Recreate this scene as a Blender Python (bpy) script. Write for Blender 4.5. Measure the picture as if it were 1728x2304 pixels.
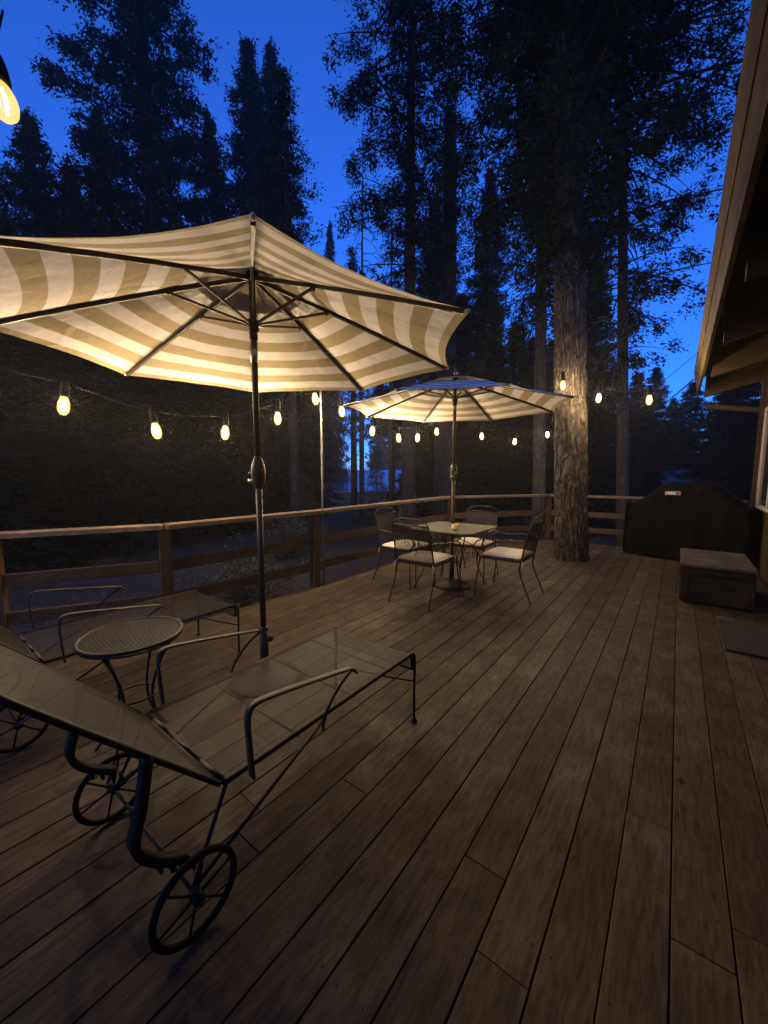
import bpy, math, random
import numpy as np
from mathutils import Vector, Matrix, noise as mnoise
R = math.radians
sc = bpy.context.scene
for o in list(bpy.data.objects): bpy.data.objects.remove(o)
C = sc.collection

# ------------------------------------------------------------------ camera
cam = bpy.data.objects.new('camera', bpy.data.cameras.new('camera')); C.objects.link(cam)
cam.data.sensor_fit = 'VERTICAL'; cam.data.sensor_height = 24.0
cam.data.lens = 24.0 * 870 / 2304
cam.data.clip_start = 0.02; cam.data.clip_end = 2000
cam.location = (0, 0, 1.38)
cam.rotation_euler = (R(90 - 6.036), 0, R(37.156))
sc.camera = cam

# ------------------------------------------------------------------ world: dusk sky
SKY_STRENGTH = 0.15
w = bpy.data.worlds.new('World'); sc.world = w; w.use_nodes = True
nt = w.node_tree; nt.nodes.clear()
sky = nt.nodes.new('ShaderNodeTexSky'); sky.sky_type = 'NISHITA'
sky.sun_disc = False; sky.sun_elevation = R(10.0); sky.sun_rotation = R(-37 + 180)
sky.altitude = 1900; sky.air_density = 1.0; sky.dust_density = 0.0; sky.ozone_density = 10.0
hs = nt.nodes.new('ShaderNodeMix'); hs.data_type = 'RGBA'; hs.blend_type = 'MULTIPLY'
hs.inputs[0].default_value = 1.0; hs.inputs[7].default_value = (3.1, 1.95, 2.5, 1)
bg = nt.nodes.new('ShaderNodeBackground'); bg.inputs['Strength'].default_value = SKY_STRENGTH
out = nt.nodes.new('ShaderNodeOutputWorld')
nt.links.new(sky.outputs[0], hs.inputs[6]); nt.links.new(hs.outputs[2], bg.inputs['Color'])
nt.links.new(bg.outputs[0], out.inputs['Surface'])

# ------------------------------------------------------------------ exposure, sampling
sc.view_settings.view_transform = 'Standard'; sc.view_settings.look = 'None'
sc.view_settings.exposure = 0.0; sc.view_settings.gamma = 1.0
sc.render.engine = 'CYCLES'
cy = sc.cycles
cy.use_denoising = True
cy.max_bounces = 5; cy.diffuse_bounces = 2; cy.glossy_bounces = 2; cy.transmission_bounces = 3
cy.transparent_max_bounces = 16; cy.sample_clamp_indirect = 1.5; cy.sample_clamp_direct = 0
cy.caustics_reflective = False; cy.caustics_refractive = False
LAMP = 7300.0      # radiance of the glowing filaments

# ================================================================== helpers
def tag(o, label=None, cat=None, group=None, kind=None):
    if label: o['label'] = label
    if cat: o['category'] = cat
    if group: o['group'] = group
    if kind: o['kind'] = kind
    return o
def empty(name, loc=(0, 0, 0), rz=0.0, label=None, cat=None, group=None):
    o = bpy.data.objects.new(name, None); C.objects.link(o)
    o.location = loc; o.rotation_euler = (0, 0, rz); o.empty_display_size = 0.2
    return tag(o, label, cat, group)
def nrm(v):
    v = Vector(v); return v.normalized() if v.length > 1e-9 else Vector((0, 0, 1))

class MB:
    def __init__(s): s.v = []; s.f = []
    def add(s, vs, fs):
        n = len(s.v); s.v += [tuple(p) for p in vs]; s.f += [tuple(i + n for i in q) for q in fs]; return s
    def box(s, x0, x1, y0, y1, z0, z1, ch=0.0, M=None):
        if ch <= 0:
            vs = [(x, y, z) for z in (z0, z1) for y in (y0, y1) for x in (x0, x1)]
            fs = [(0, 2, 3, 1), (4, 5, 7, 6), (0, 1, 5, 4), (2, 6, 7, 3), (0, 4, 6, 2), (1, 3, 7, 5)]
        else:
            c = ch
            def ring(z, i):
                return [(x0 + i + c, y0 + i, z), (x1 - i - c, y0 + i, z), (x1 - i, y0 + i + c, z), (x1 - i, y1 - i - c, z),
                        (x1 - i - c, y1 - i, z), (x0 + i + c, y1 - i, z), (x0 + i, y1 - i - c, z), (x0 + i, y0 + i + c, z)]
            vs = ring(z0, c) + ring(z0 + c, 0) + ring(z1 - c, 0) + ring(z1, c)
            fs = [tuple(range(7, -1, -1)), tuple(range(24, 32))]
            for k in range(3):
                for i in range(8):
                    j = (i + 1) % 8; fs.append((k * 8 + i, k * 8 + j, k * 8 + 8 + j, k * 8 + 8 + i))
        if M is not None: vs = [M @ Vector(p) for p in vs]
        return s.add(vs, fs)
    def tube(s, pts, r, n=8, closed=False, cap=True):
        P = [Vector(p) for p in pts]; m = len(P)
        rr = r if isinstance(r, (list, tuple)) else [r] * m
        up = None; rings = []
        for i in range(m):
            if closed: t = nrm(P[(i + 1) % m] - P[i - 1])
            else: t = nrm(P[min(i + 1, m - 1)] - P[max(i - 1, 0)])
            if up is None:
                up = Vector((0, 0, 1)) if abs(t.z) < .9 else Vector((1, 0, 0))
            a = nrm(up - t * up.dot(t)); b = t.cross(a); up = a
            rings.append([P[i] + (a * math.cos(2 * math.pi * k / n) + b * math.sin(2 * math.pi * k / n)) * rr[i] for k in range(n)])
        vs = [q for g in rings for q in g]; fs = []
        for i in range(m if closed else m - 1):
            i2 = (i + 1) % m
            for k in range(n):
                k2 = (k + 1) % n; fs.append((i * n + k, i * n + k2, i2 * n + k2, i2 * n + k))
        if cap and not closed:
            fs.append(tuple(range(n - 1, -1, -1))); fs.append(tuple((m - 1) * n + k for k in range(n)))
        return s.add(vs, fs)
    def ribbon(s, pts, side, wd, th):
        """flat bar along pts; side = unit vector of its width"""
        P = [Vector(p) for p in pts]; S = nrm(side); m = len(P); vs = []
        for i in range(m):
            t = nrm(P[min(i + 1, m - 1)] - P[max(i - 1, 0)]); nn = nrm(t.cross(S))
            for a, b in ((-1, -1), (1, -1), (1, 1), (-1, 1)):
                vs.append(P[i] + S * (a * wd / 2) + nn * (b * th / 2))
        fs = []
        for i in range(m - 1):
            for k in range(4):
                k2 = (k + 1) % 4; fs.append((i * 4 + k, i * 4 + k2, i * 4 + 4 + k2, i * 4 + 4 + k))
        fs += [(3, 2, 1, 0), tuple((m - 1) * 4 + k for k in range(4))]
        return s.add(vs, fs)
    def lathe(s, prof, n=24, loc=(0, 0, 0), M=None):
        vs = []; fs = []; L = Vector(loc)
        for (r, z) in prof:
            for k in range(n):
                a = 2 * math.pi * k / n; p = Vector((r * math.cos(a), r * math.sin(a), z))
                if M is not None: p = M @ p
                vs.append(p + L)
        for i in range(len(prof) - 1):
            for k in range(n):
                k2 = (k + 1) % n; fs.append((i * n + k, i * n + k2, (i + 1) * n + k2, (i + 1) * n + k))
        if prof[0][0] > 1e-5: fs.append(tuple(range(n - 1, -1, -1)))
        if prof[-1][0] > 1e-5: fs.append(tuple((len(prof) - 1) * n + k for k in range(n)))
        return s.add(vs, fs)
    def grid(s, fn, nu, nv):
        vs = [fn(i / nu, j / nv) for j in range(nv + 1) for i in range(nu + 1)]
        fs = [(j * (nu + 1) + i, j * (nu + 1) + i + 1, (j + 1) * (nu + 1) + i + 1, (j + 1) * (nu + 1) + i) for j in range(nv) for i in range(nu)]
        return s.add(vs, fs)
    def build(s, name, mat, parent=None, smooth=False):
        me = bpy.data.meshes.new(name); me.from_pydata(s.v, [], s.f); me.update()
        if smooth: me.polygons.foreach_set('use_smooth', [True] * len(me.polygons))
        if mat: me.materials.append(mat)
        o = bpy.data.objects.new(name, me); C.objects.link(o)
        if parent: o.parent = parent
        return o
def npmesh(name, V, F, mat, parent=None, smooth=False):
    """fast mesh from numpy arrays, F (n,k)"""
    me = bpy.data.meshes.new(name); n, k = F.shape
    me.vertices.add(len(V)); me.vertices.foreach_set('co', np.ascontiguousarray(V, np.float32).ravel())
    me.loops.add(n * k); me.loops.foreach_set('vertex_index', np.ascontiguousarray(F, np.int32).ravel())
    me.polygons.add(n); me.polygons.foreach_set('loop_start', np.arange(0, n * k, k, dtype=np.int32))
    me.polygons.foreach_set('loop_total', np.full(n, k, np.int32))
    if smooth: me.polygons.foreach_set('use_smooth', np.ones(n, bool))
    me.update(); me.materials.append(mat)
    o = bpy.data.objects.new(name, me); C.objects.link(o)
    if parent: o.parent = parent
    return o
def copy_tree(o, parent=None):
    c = o.copy(); C.objects.link(c); c.parent = parent
    for ch in list(o.children): copy_tree(ch, c)
    return c
def bez(pts, n=8):
    """smooth catmull-rom through pts"""
    P = [Vector(p) for p in pts]; P = [P[0] * 2 - P[1]] + P + [P[-1] * 2 - P[-2]]; o = []
    for i in range(1, len(P) - 2):
        a, b, c, d = P[i - 1:i + 3]
        for k in range(n):
            t = k / n
            o.append(.5 * ((2 * b) + (c - a) * t + (2 * a - 5 * b + 4 * c - d) * t * t + (3 * b - a - 3 * c + d) * t ** 3))
    o.append(P[-2]); return o

# ================================================================== materials
def mat(name):
    m = bpy.data.materials.new(name); m.use_nodes = True
    return m, m.node_tree, m.node_tree.nodes['Principled BSDF']
def N(nt, t, **kw):
    n = nt.nodes.new(t)
    for k, v in kw.items():
        if k.startswith('i_'):
            key = k[2:]; n.inputs[int(key) if key.isdigit() else key.replace('_', ' ')].default_value = v
        else: setattr(n, k, v)
    return n
def ramp(nt, fac, stops):
    r = nt.nodes.new('ShaderNodeValToRGB'); e = r.color_ramp.elements
    while len(e) < len(stops): e.new(0.5)
    for q, (p, c) in zip(e, stops): q.position = p; q.color = (*c, 1) if len(c) == 3 else c
    nt.links.new(fac, r.inputs[0]); return r
def coords(nt, scale=(1, 1, 1), kind='Object'):
    tc = nt.nodes.new('ShaderNodeTexCoord'); mp = nt.nodes.new('ShaderNodeMapping')
    mp.inputs['Scale'].default_value = scale; nt.links.new(tc.outputs[kind], mp.inputs[0]); return mp.outputs[0]
def bump(nt, b, h, strength=.3, dist=.01):
    n = nt.nodes.new('ShaderNodeBump'); n.inputs['Strength'].default_value = strength; n.inputs['Distance'].default_value = dist
    nt.links.new(h, n.inputs['Height']); nt.links.new(n.outputs[0], b.inputs['Normal']); return n
def simple(name, c, rough=.5, metal=0.0, var=.25, nscale=12, bstr=.15, bdist=.002, spec=None):
    m, nt, b = mat(name); co = coords(nt)
    no = N(nt, 'ShaderNodeTexNoise', i_Scale=nscale, i_Detail=5.0); nt.links.new(co, no.inputs['Vector'])
    lo = tuple(x * (1 - var) for x in c); hi = tuple(min(1, x * (1 + var)) for x in c)
    r = ramp(nt, no.outputs[0], [(.3, lo), (.7, hi)]); nt.links.new(r.outputs[0], b.inputs['Base Color'])
    b.inputs['Roughness'].default_value = rough; b.inputs['Metallic'].default_value = metal
    if spec is not None: b.inputs['Specular IOR Level'].default_value = spec
    if bstr: bump(nt, b, no.outputs[0], bstr, bdist)
    return m
def wood(name, dark, light, axis='Y', rough=.65, knots=True, rnd=True, patches=.5, soft=0):
    """sawn boards: grain stretched along an axis, knots, worn patches; per-board shift from the 'rnd' face attribute"""
    m, nt, b = mat(name)
    sx = {'X': (.12, 1, 1), 'Y': (1, .12, 1), 'Z': (1, 1, .12)}[axis]
    co = coords(nt)
    if rnd:
        at = N(nt, 'ShaderNodeAttribute', attribute_name='rnd'); 
        off = N(nt, 'ShaderNodeVectorMath', operation='SCALE'); off.inputs[3].default_value = 37.0
        cmb = N(nt, 'ShaderNodeCombineXYZ')
        for i in range(3): nt.links.new(at.outputs['Fac'], cmb.inputs[i])
        nt.links.new(cmb.outputs[0], off.inputs[0])
        ad = N(nt, 'ShaderNodeVectorMath', operation='ADD'); nt.links.new(co, ad.inputs[0]); nt.links.new(off.outputs[0], ad.inputs[1]); co = ad.outputs[0]
    mp = N(nt, 'ShaderNodeMapping'); mp.inputs['Scale'].default_value = sx; nt.links.new(co, mp.inputs[0])
    g1 = N(nt, 'ShaderNodeTexNoise', i_Scale=75.0, i_Detail=8.0, i_Roughness=.65, i_Distortion=.5); nt.links.new(mp.outputs[0], g1.inputs['Vector'])
    g2 = N(nt, 'ShaderNodeTexNoise', i_Scale=14.0, i_Detail=3.0, i_Distortion=1.4); nt.links.new(mp.outputs[0], g2.inputs['Vector'])
    g3 = N(nt, 'ShaderNodeTexNoise', i_Scale=3.5, i_Detail=5.0, i_Roughness=.65); nt.links.new(co, g3.inputs['Vector'])
    mid = tuple((a + c) / 2 for a, c in zip(dark, light))
    r1 = ramp(nt, g1.outputs[0], [(.25, tuple(x * .75 for x in dark)), (.5, mid), (.75, light)])
    r2 = ramp(nt, g2.outputs[0], [(.3, (.62 + .38 * soft, .58 + .42 * soft, .55 + .45 * soft)), (.6, (1, 1, 1))])
    r3 = ramp(nt, g3.outputs[0], [(.3, (1 - patches * .8,) * 3), (.52, (.92, .92, .92)), (.68, (1 + .9 * patches,) * 3)])
    def mul(a, c):
        x = N(nt, 'ShaderNodeMix', data_type='RGBA', blend_type='MULTIPLY'); x.inputs[0].default_value = 1
        nt.links.new(a, x.inputs[6]); nt.links.new(c, x.inputs[7]); return x.outputs[2]
    col = mul(mul(r1.outputs[0], r2.outputs[0]), r3.outputs[0])
    if rnd:
        rr = ramp(nt, at.outputs['Fac'], [(0, (.78, .76, .73)), (.5, (.95, .94, .92)), (1, (1.12, 1.1, 1.06))]); col = mul(col, rr.outputs[0])
    h = g1.outputs[0]
    if knots:
        mk = N(nt, 'ShaderNodeMapping'); ks = {'X': (.55, 1, 1), 'Y': (1, .55, 1), 'Z': (1, 1, .55)}[axis]; mk.inputs['Scale'].default_value = ks
        nt.links.new(co, mk.inputs[0])
        vo = N(nt, 'ShaderNodeTexVoronoi', i_Scale=4.6, i_Randomness=1.0); nt.links.new(mk.outputs[0], vo.inputs['Vector'])
        sc3 = N(nt, 'ShaderNodeSeparateXYZ'); nt.links.new(vo.outputs['Color'], sc3.inputs[0])
        gt = N(nt, 'ShaderNodeMath', operation='LESS_THAN'); gt.inputs[1].default_value = .55; nt.links.new(sc3.outputs[0], gt.inputs[0])
        kd = N(nt, 'ShaderNodeMath', operation='ADD'); nt.links.new(vo.outputs['Distance'], kd.inputs[0]); nt.links.new(gt.outputs[0], kd.inputs[1])
        kr = ramp(nt, kd.outputs[0], [(0.03, (.25, .18, .14)), (.062, (.55, .48, .42)), (.075, (.95, .9, .85)), (.13, (1, 1, 1))]); col = mul(col, kr.outputs[0])
    nt.links.new(col, b.inputs['Base Color'])
    rg = ramp(nt, g3.outputs[0], [(.3, (rough + .15,) * 3), (.7, (rough - .1,) * 3)]); nt.links.new(rg.outputs[0], b.inputs['Roughness'])
    mx = N(nt, 'ShaderNodeMath', operation='ADD'); nt.links.new(g1.outputs[0], mx.inputs[0]); nt.links.new(g2.outputs[0], mx.inputs[1])
    bump(nt, b, mx.outputs[0], .55, .0025); b.inputs['Specular IOR Level'].default_value = .1
    return m
def set_rnd(o, per, seed=1):
    """per = number of faces of each board in turn"""
    rg = random.Random(seed); vals = []
    for k in per: r = rg.random(); vals += [r] * k
    a = o.data.attributes.new('rnd', 'FLOAT', 'FACE'); a.data.foreach_set('value', vals)

M = {}
M['deck'] = wood('deck_wood', (.026, .0185, .0105), (.104, .079, .047), 'Y', .62, patches=.3, soft=.5)
M['rail'] = wood('rail_wood', (.050, .029, .015), (.115, .072, .040), 'Y', .7, rnd=False, knots=False, patches=.35)
M['railx'] = wood('post_wood', (.050, .029, .015), (.115, .072, .040), 'Z', .7, rnd=False, knots=False, patches=.35)
M['cap'] = wood('rail_cap_wood', (.10, .07, .048), (.21, .155, .11), 'Y', .7, rnd=False, patches=.4)
M['chest'] = wood('chest_wood', (.018, .012, .007), (.042, .028, .016), 'X', .6, rnd=False, knots=False)
M['chest_top'] = wood('chest_top_wood', (.05, .038, .03), (.11, .088, .07), 'X', .7, rnd=False, knots=True)
M['siding'] = wood('painted_siding', (.045, .031, .016), (.065, .045, .025), 'Z', .6, rnd=False, knots=False, patches=.15)
M['beam'] = wood('eave_beam_wood', (.055, .037, .017), (.085, .057, .027), 'X', .6, rnd=False, knots=False, patches=.25)
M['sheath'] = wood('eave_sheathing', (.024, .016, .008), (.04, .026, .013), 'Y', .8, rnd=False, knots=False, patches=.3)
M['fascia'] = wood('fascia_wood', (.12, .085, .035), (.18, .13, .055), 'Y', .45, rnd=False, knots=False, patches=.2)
M['bronze'] = simple('dark_bronze_metal', (.045, .034, .020), .55, .3, bstr=.1, spec=.3)
M['iron'] = simple('painted_iron', (.010, .008, .006), .55, 0, bstr=.1, spec=.2)
M['steel'] = simple('brushed_grey_metal', (.35, .34, .33), .35, .9, bstr=.05)
M['galv'] = simple('weathered_pole_metal', (.12, .115, .10), .5, .5)
M['rubber'] = simple('black_rubber', (.008, .007, .006), .85, spec=.1)
M['cover'] = simple('black_vinyl_cover', (.0022, .0019, .0016), .8, spec=.06, nscale=8, bstr=.2, bdist=.004)
M['doormat'] = simple('dark_doormat', (.006, .005, .004), .95, nscale=90, bstr=.8, bdist=.004)
M['cushion'] = simple('cream_cushion_cloth', (.62, .55, .42), .9, var=.08, nscale=5, bstr=.25, bdist=.01)
M['cable'] = simple('black_cable', (.006, .006, .006), .8, spec=.1, bstr=0)
M['socketm'] = simple('black_socket', (.004, .0035, .003), .7, spec=.05, bstr=0)
M['foliage'] = simple('conifer_needles', (.0065, .0155, .012), .9, var=.6, nscale=.9, bstr=0, spec=.08)
M['foliage_b'] = simple('pale_conifer_needles', (.03, .045, .034), .9, var=.5, nscale=.9, bstr=0, spec=.1)
M['shrub'] = simple('shrub_leaves', (.016, .026, .014), .7, var=.5, nscale=6, bstr=0)
M['twig'] = simple('bare_twig_bark', (.06, .045, .035), .9, bstr=0)
M['shingle'] = simple('dark_roof_shingles', (.05, .04, .035), .9, nscale=20)
M['paleroof'] = simple('pale_metal_roof', (.88, .9, .93), .2, .9, var=.03, bstr=0)
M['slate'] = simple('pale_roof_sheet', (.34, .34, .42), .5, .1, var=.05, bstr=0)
M['palewall'] = simple('pale_house_wall', (.42, .46, .44), .8, var=.1)
M['darkwall'] = simple('dark_house_wall', (.09, .075, .06), .8, var=.2)
M['whitetrim'] = simple('white_paint', (.34, .31, .26), .5, var=.06)
M['glass'] = simple('dark_window_glass', (.02, .022, .028), .08, 0, var=.1, bstr=0)

def bark(name, scale=1.0, dark=(.05, .035, .024), light=(.26, .2, .13)):
    m, nt, b = mat(name)
    co = coords(nt, (7 * scale, 7 * scale, 2.4 * scale))
    nz = N(nt, 'ShaderNodeTexNoise', i_Scale=1.4, i_Detail=3.0); nt.links.new(co, nz.inputs['Vector'])
    mx = N(nt, 'ShaderNodeMix', data_type='RGBA', blend_type='LINEAR_LIGHT'); mx.inputs[0].default_value = .55
    nt.links.new(co, mx.inputs[6]); nt.links.new(nz.outputs['Color'], mx.inputs[7])
    vo = N(nt, 'ShaderNodeTexVoronoi', feature='DISTANCE_TO_EDGE', i_Scale=1.7); nt.links.new(mx.outputs[2], vo.inputs['Vector'])
    n2 = N(nt, 'ShaderNodeTexNoise', i_Scale=8.0, i_Detail=6.0); nt.links.new(co, n2.inputs['Vector'])
    r = ramp(nt, vo.outputs['Distance'], [(0, dark), (.12, tuple((a + c) / 2.4 for a, c in zip(dark, light))), (.35, light)])
    r2 = ramp(nt, n2.outputs[0], [(.3, (.6, .58, .55)), (.7, (1.15, 1.12, 1.1))])
    x = N(nt, 'ShaderNodeMix', data_type='RGBA', blend_type='MULTIPLY'); x.inputs[0].default_value = 1
    nt.links.new(r.outputs[0], x.inputs[6]); nt.links.new(r2.outputs[0], x.inputs[7]); nt.links.new(x.outputs[2], b.inputs['Base Color'])
    b.inputs['Roughness'].default_value = .9
    cl = ramp(nt, vo.outputs['Distance'], [(0, (0, 0, 0)), (.3, (1, 1, 1))])
    ad = N(nt, 'ShaderNodeMath', operation='MULTIPLY_ADD'); ad.inputs[1].default_value = .25
    nt.links.new(n2.outputs[0], ad.inputs[0]); nt.links.new(cl.outputs[0], ad.inputs[2])
    bump(nt, b, ad.outputs[0], 1.0, .03)
    return m
M['bark'] = bark('furrowed_bark', 1.0, (.016, .012, .007), (.088, .065, .038))
M['bark_far'] = bark('far_bark', .6, (.012, .010, .009), (.038, .032, .027))

def mesh_sheet(name, c, pitch=.009, hole=.30):
    """expanded metal: diamond holes cut by transparency"""
    m, nt, b = mat(name)
    b.inputs['Base Color'].default_value = (*c, 1); b.inputs['Roughness'].default_value = .6; b.inputs['Metallic'].default_value = .0; b.inputs['Specular IOR Level'].default_value = .2
    uv = N(nt, 'ShaderNodeAttribute', attribute_name='uvm'); sp = N(nt, 'ShaderNodeSeparateXYZ'); nt.links.new(uv.outputs['Vector'], sp.inputs[0])
    def tri(sign):
        q = N(nt, 'ShaderNodeMath', operation='MULTIPLY_ADD'); q.inputs[1].default_value = sign * .5
        nt.links.new(sp.outputs[0], q.inputs[0]); nt.links.new(sp.outputs[1], q.inputs[2])
        d = N(nt, 'ShaderNodeMath', operation='DIVIDE'); d.inputs[1].default_value = pitch; nt.links.new(q.outputs[0], d.inputs[0])
        f = N(nt, 'ShaderNodeMath', operation='PINGPONG'); f.inputs[1].default_value = .5; nt.links.new(d.outputs[0], f.inputs[0]); return f.outputs[0]
    mn = N(nt, 'ShaderNodeMath', operation='MINIMUM'); nt.links.new(tri(1), mn.inputs[0]); nt.links.new(tri(-1), mn.inputs[1])
    gt = N(nt, 'ShaderNodeMath', operation='GREATER_THAN'); gt.inputs[1].default_value = hole * .5; nt.links.new(mn.outputs[0], gt.inputs[0])
    tr = N(nt, 'ShaderNodeBsdfTransparent'); ms = N(nt, 'ShaderNodeMixShader')
    nt.links.new(gt.outputs[0], ms.inputs[0]); nt.links.new(b.outputs[0], ms.inputs[1]); nt.links.new(tr.outputs[0], ms.inputs[2])
    nt.links.new(ms.outputs[0], nt.nodes['Material Output'].inputs[0])
    return m
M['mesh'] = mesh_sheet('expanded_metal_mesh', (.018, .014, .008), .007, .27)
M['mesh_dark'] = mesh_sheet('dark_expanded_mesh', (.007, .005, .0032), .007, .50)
def sheet(name, fn, nu, nv, uvfn, m, parent):
    mb = MB().grid(fn, nu, nv); o = mb.build(name, m, parent, True)
    a = o.data.attributes.new('uvm', 'FLOAT_VECTOR', 'POINT')
    vals = []
    for j in range(nv + 1):
        for i in range(nu + 1):
            u, v = uvfn(i / nu, j / nv); vals += [u, v, 0]
    a.data.foreach_set('vector', vals); return o

def canopy_mat(name):
    m, nt, b = mat(name)
    at = N(nt, 'ShaderNodeAttribute', attribute_name='rad')
    d = N(nt, 'ShaderNodeMath', operation='DIVIDE'); d.inputs[1].default_value = .215; nt.links.new(at.outputs['Fac'], d.inputs[0])
    f = N(nt, 'ShaderNodeMath', operation='FRACT'); nt.links.new(d.outputs[0], f.inputs[0])
    r = ramp(nt, f.outputs[0], [(0, (.42, .345, .205)), (.49, (.42, .345, .205)), (.505, (.78, .74, .72)), (.985, (.78, .74, .72)), (1, (.42, .345, .205))])
    co = coords(nt); n1 = N(nt, 'ShaderNodeTexNoise', i_Scale=9.0, i_Detail=4.0, i_Distortion=.8); nt.links.new(co, n1.inputs['Vector'])
    n2 = N(nt, 'ShaderNodeTexNoise', i_Scale=260.0, i_Detail=2.0); nt.links.new(co, n2.inputs['Vector'])
    rr = ramp(nt, n1.outputs[0], [(.3, (.88, .87, .85)), (.7, (1, 1, 1))])
    x = N(nt, 'ShaderNodeMix', data_type='RGBA', blend_type='MULTIPLY'); x.inputs[0].default_value = 1
    nt.links.new(r.outputs[0], x.inputs[6]); nt.links.new(rr.outputs[0], x.inputs[7])
    nt.links.new(x.outputs[2], b.inputs['Base Color']); b.inputs['Roughness'].default_value = .9; b.inputs['Specular IOR Level'].default_value = .15
    bp = bump(nt, b, n1.outputs[0], .35, .03)
    tl = N(nt, 'ShaderNodeBsdfTranslucent'); nt.links.new(x.outputs[2], tl.inputs[0]); nt.links.new(bp.outputs[0], tl.inputs['Normal'])
    ms = N(nt, 'ShaderNodeMixShader'); ms.inputs[0].default_value = .08
    nt.links.new(b.outputs[0], ms.inputs[1]); nt.links.new(tl.outputs[0], ms.inputs[2]); nt.links.new(ms.outputs[0], nt.nodes['Material Output'].inputs[0])
    return m
M['canopy'] = canopy_mat('striped_canvas')
def emis(name, c, s):
    m, nt, b = mat(name); nt.nodes.remove(b); e = N(nt, 'ShaderNodeEmission'); e.inputs[0].default_value = (*c, 1); e.inputs[1].default_value = s
    nt.links.new(e.outputs[0], nt.nodes['Material Output'].inputs[0]); return m
M['filament'] = emis('glowing_filament', (1.0, .75, .46), LAMP)
M['filament_dim'] = emis('dim_glowing_filament', (1.0, .74, .36), LAMP * .07)
def globe(nm, s):
    m, nt, b = mat(nm); nt.nodes.remove(b)
    e = N(nt, 'ShaderNodeEmission'); e.inputs[0].default_value = (1.0, .61, .16, 1); e.inputs[1].default_value = s
    tr = N(nt, 'ShaderNodeBsdfTransparent'); tr.inputs[0].default_value = (1, .96, .88, 1)
    ms = N(nt, 'ShaderNodeMixShader'); ms.inputs[0].default_value = .55
    nt.links.new(tr.outputs[0], ms.inputs[1]); nt.links.new(e.outputs[0], ms.inputs[2]); nt.links.new(ms.outputs[0], nt.nodes['Material Output'].inputs[0]); return m
M['globe'] = globe('amber_glowing_glass', 3.4); M['globe_dim'] = globe('dim_amber_glass', 1.7)

def ground_mat():
    m, nt, b = mat('forest_floor'); co = coords(nt)
    n1 = N(nt, 'ShaderNodeTexNoise', i_Scale=.35, i_Detail=6.0); nt.links.new(co, n1.inputs['Vector'])
    n2 = N(nt, 'ShaderNodeTexNoise', i_Scale=7.0, i_Detail=8.0, i_Roughness=.7); nt.links.new(co, n2.inputs['Vector'])
    r = ramp(nt, n1.outputs[0], [(.35, (.016, .013, .010)), (.5, (.028, .023, .018)), (.65, (.055, .046, .036))])
    r2 = ramp(nt, n2.outputs[0], [(.35, (.45, .42, .4)), (.65, (1.3, 1.25, 1.2))])
    x = N(nt, 'ShaderNodeMix', data_type='RGBA', blend_type='MULTIPLY'); x.inputs[0].default_value = 1
    nt.links.new(r.outputs[0], x.inputs[6]); nt.links.new(r2.outputs[0], x.inputs[7]); nt.links.new(x.outputs[2], b.inputs['Base Color'])
    b.inputs['Roughness'].default_value = .95; bump(nt, b, n2.outputs[0], .8, .08); return m
M['ground'] = ground_mat()

# ================================================================== setting
def gz(x, y):
    d = math.hypot(x + 1.5, y - 3)
    return -0.75 - 1.3 * min(1, max(0, (d - 6) / 26)) + .12 * mnoise.noise(Vector((x * .15, y * .15, 3))) + .03 * mnoise.noise(Vector((x * .9, y * .9, 7)))
gm = MB(); xs = sorted(set([-180, -140, -100, -80] + list(np.arange(-60, 40, 1.0)) + [50, 80, 130, 180]))
ys = sorted(set([-115, -80, -50, -30] + list(np.arange(-20, 70, 1.0)) + [80, 100, 140, 180]))
vs = [(x, y, gz(x, y)) for y in ys for x in xs]; nx = len(xs)
gm.add(vs, [(j * nx + i, j * nx + i + 1, (j + 1) * nx + i + 1, (j + 1) * nx + i) for j in range(len(ys) - 1) for i in range(nx - 1)])
tag(gm.build('ground', M['ground'], None, True), kind='structure')

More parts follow.
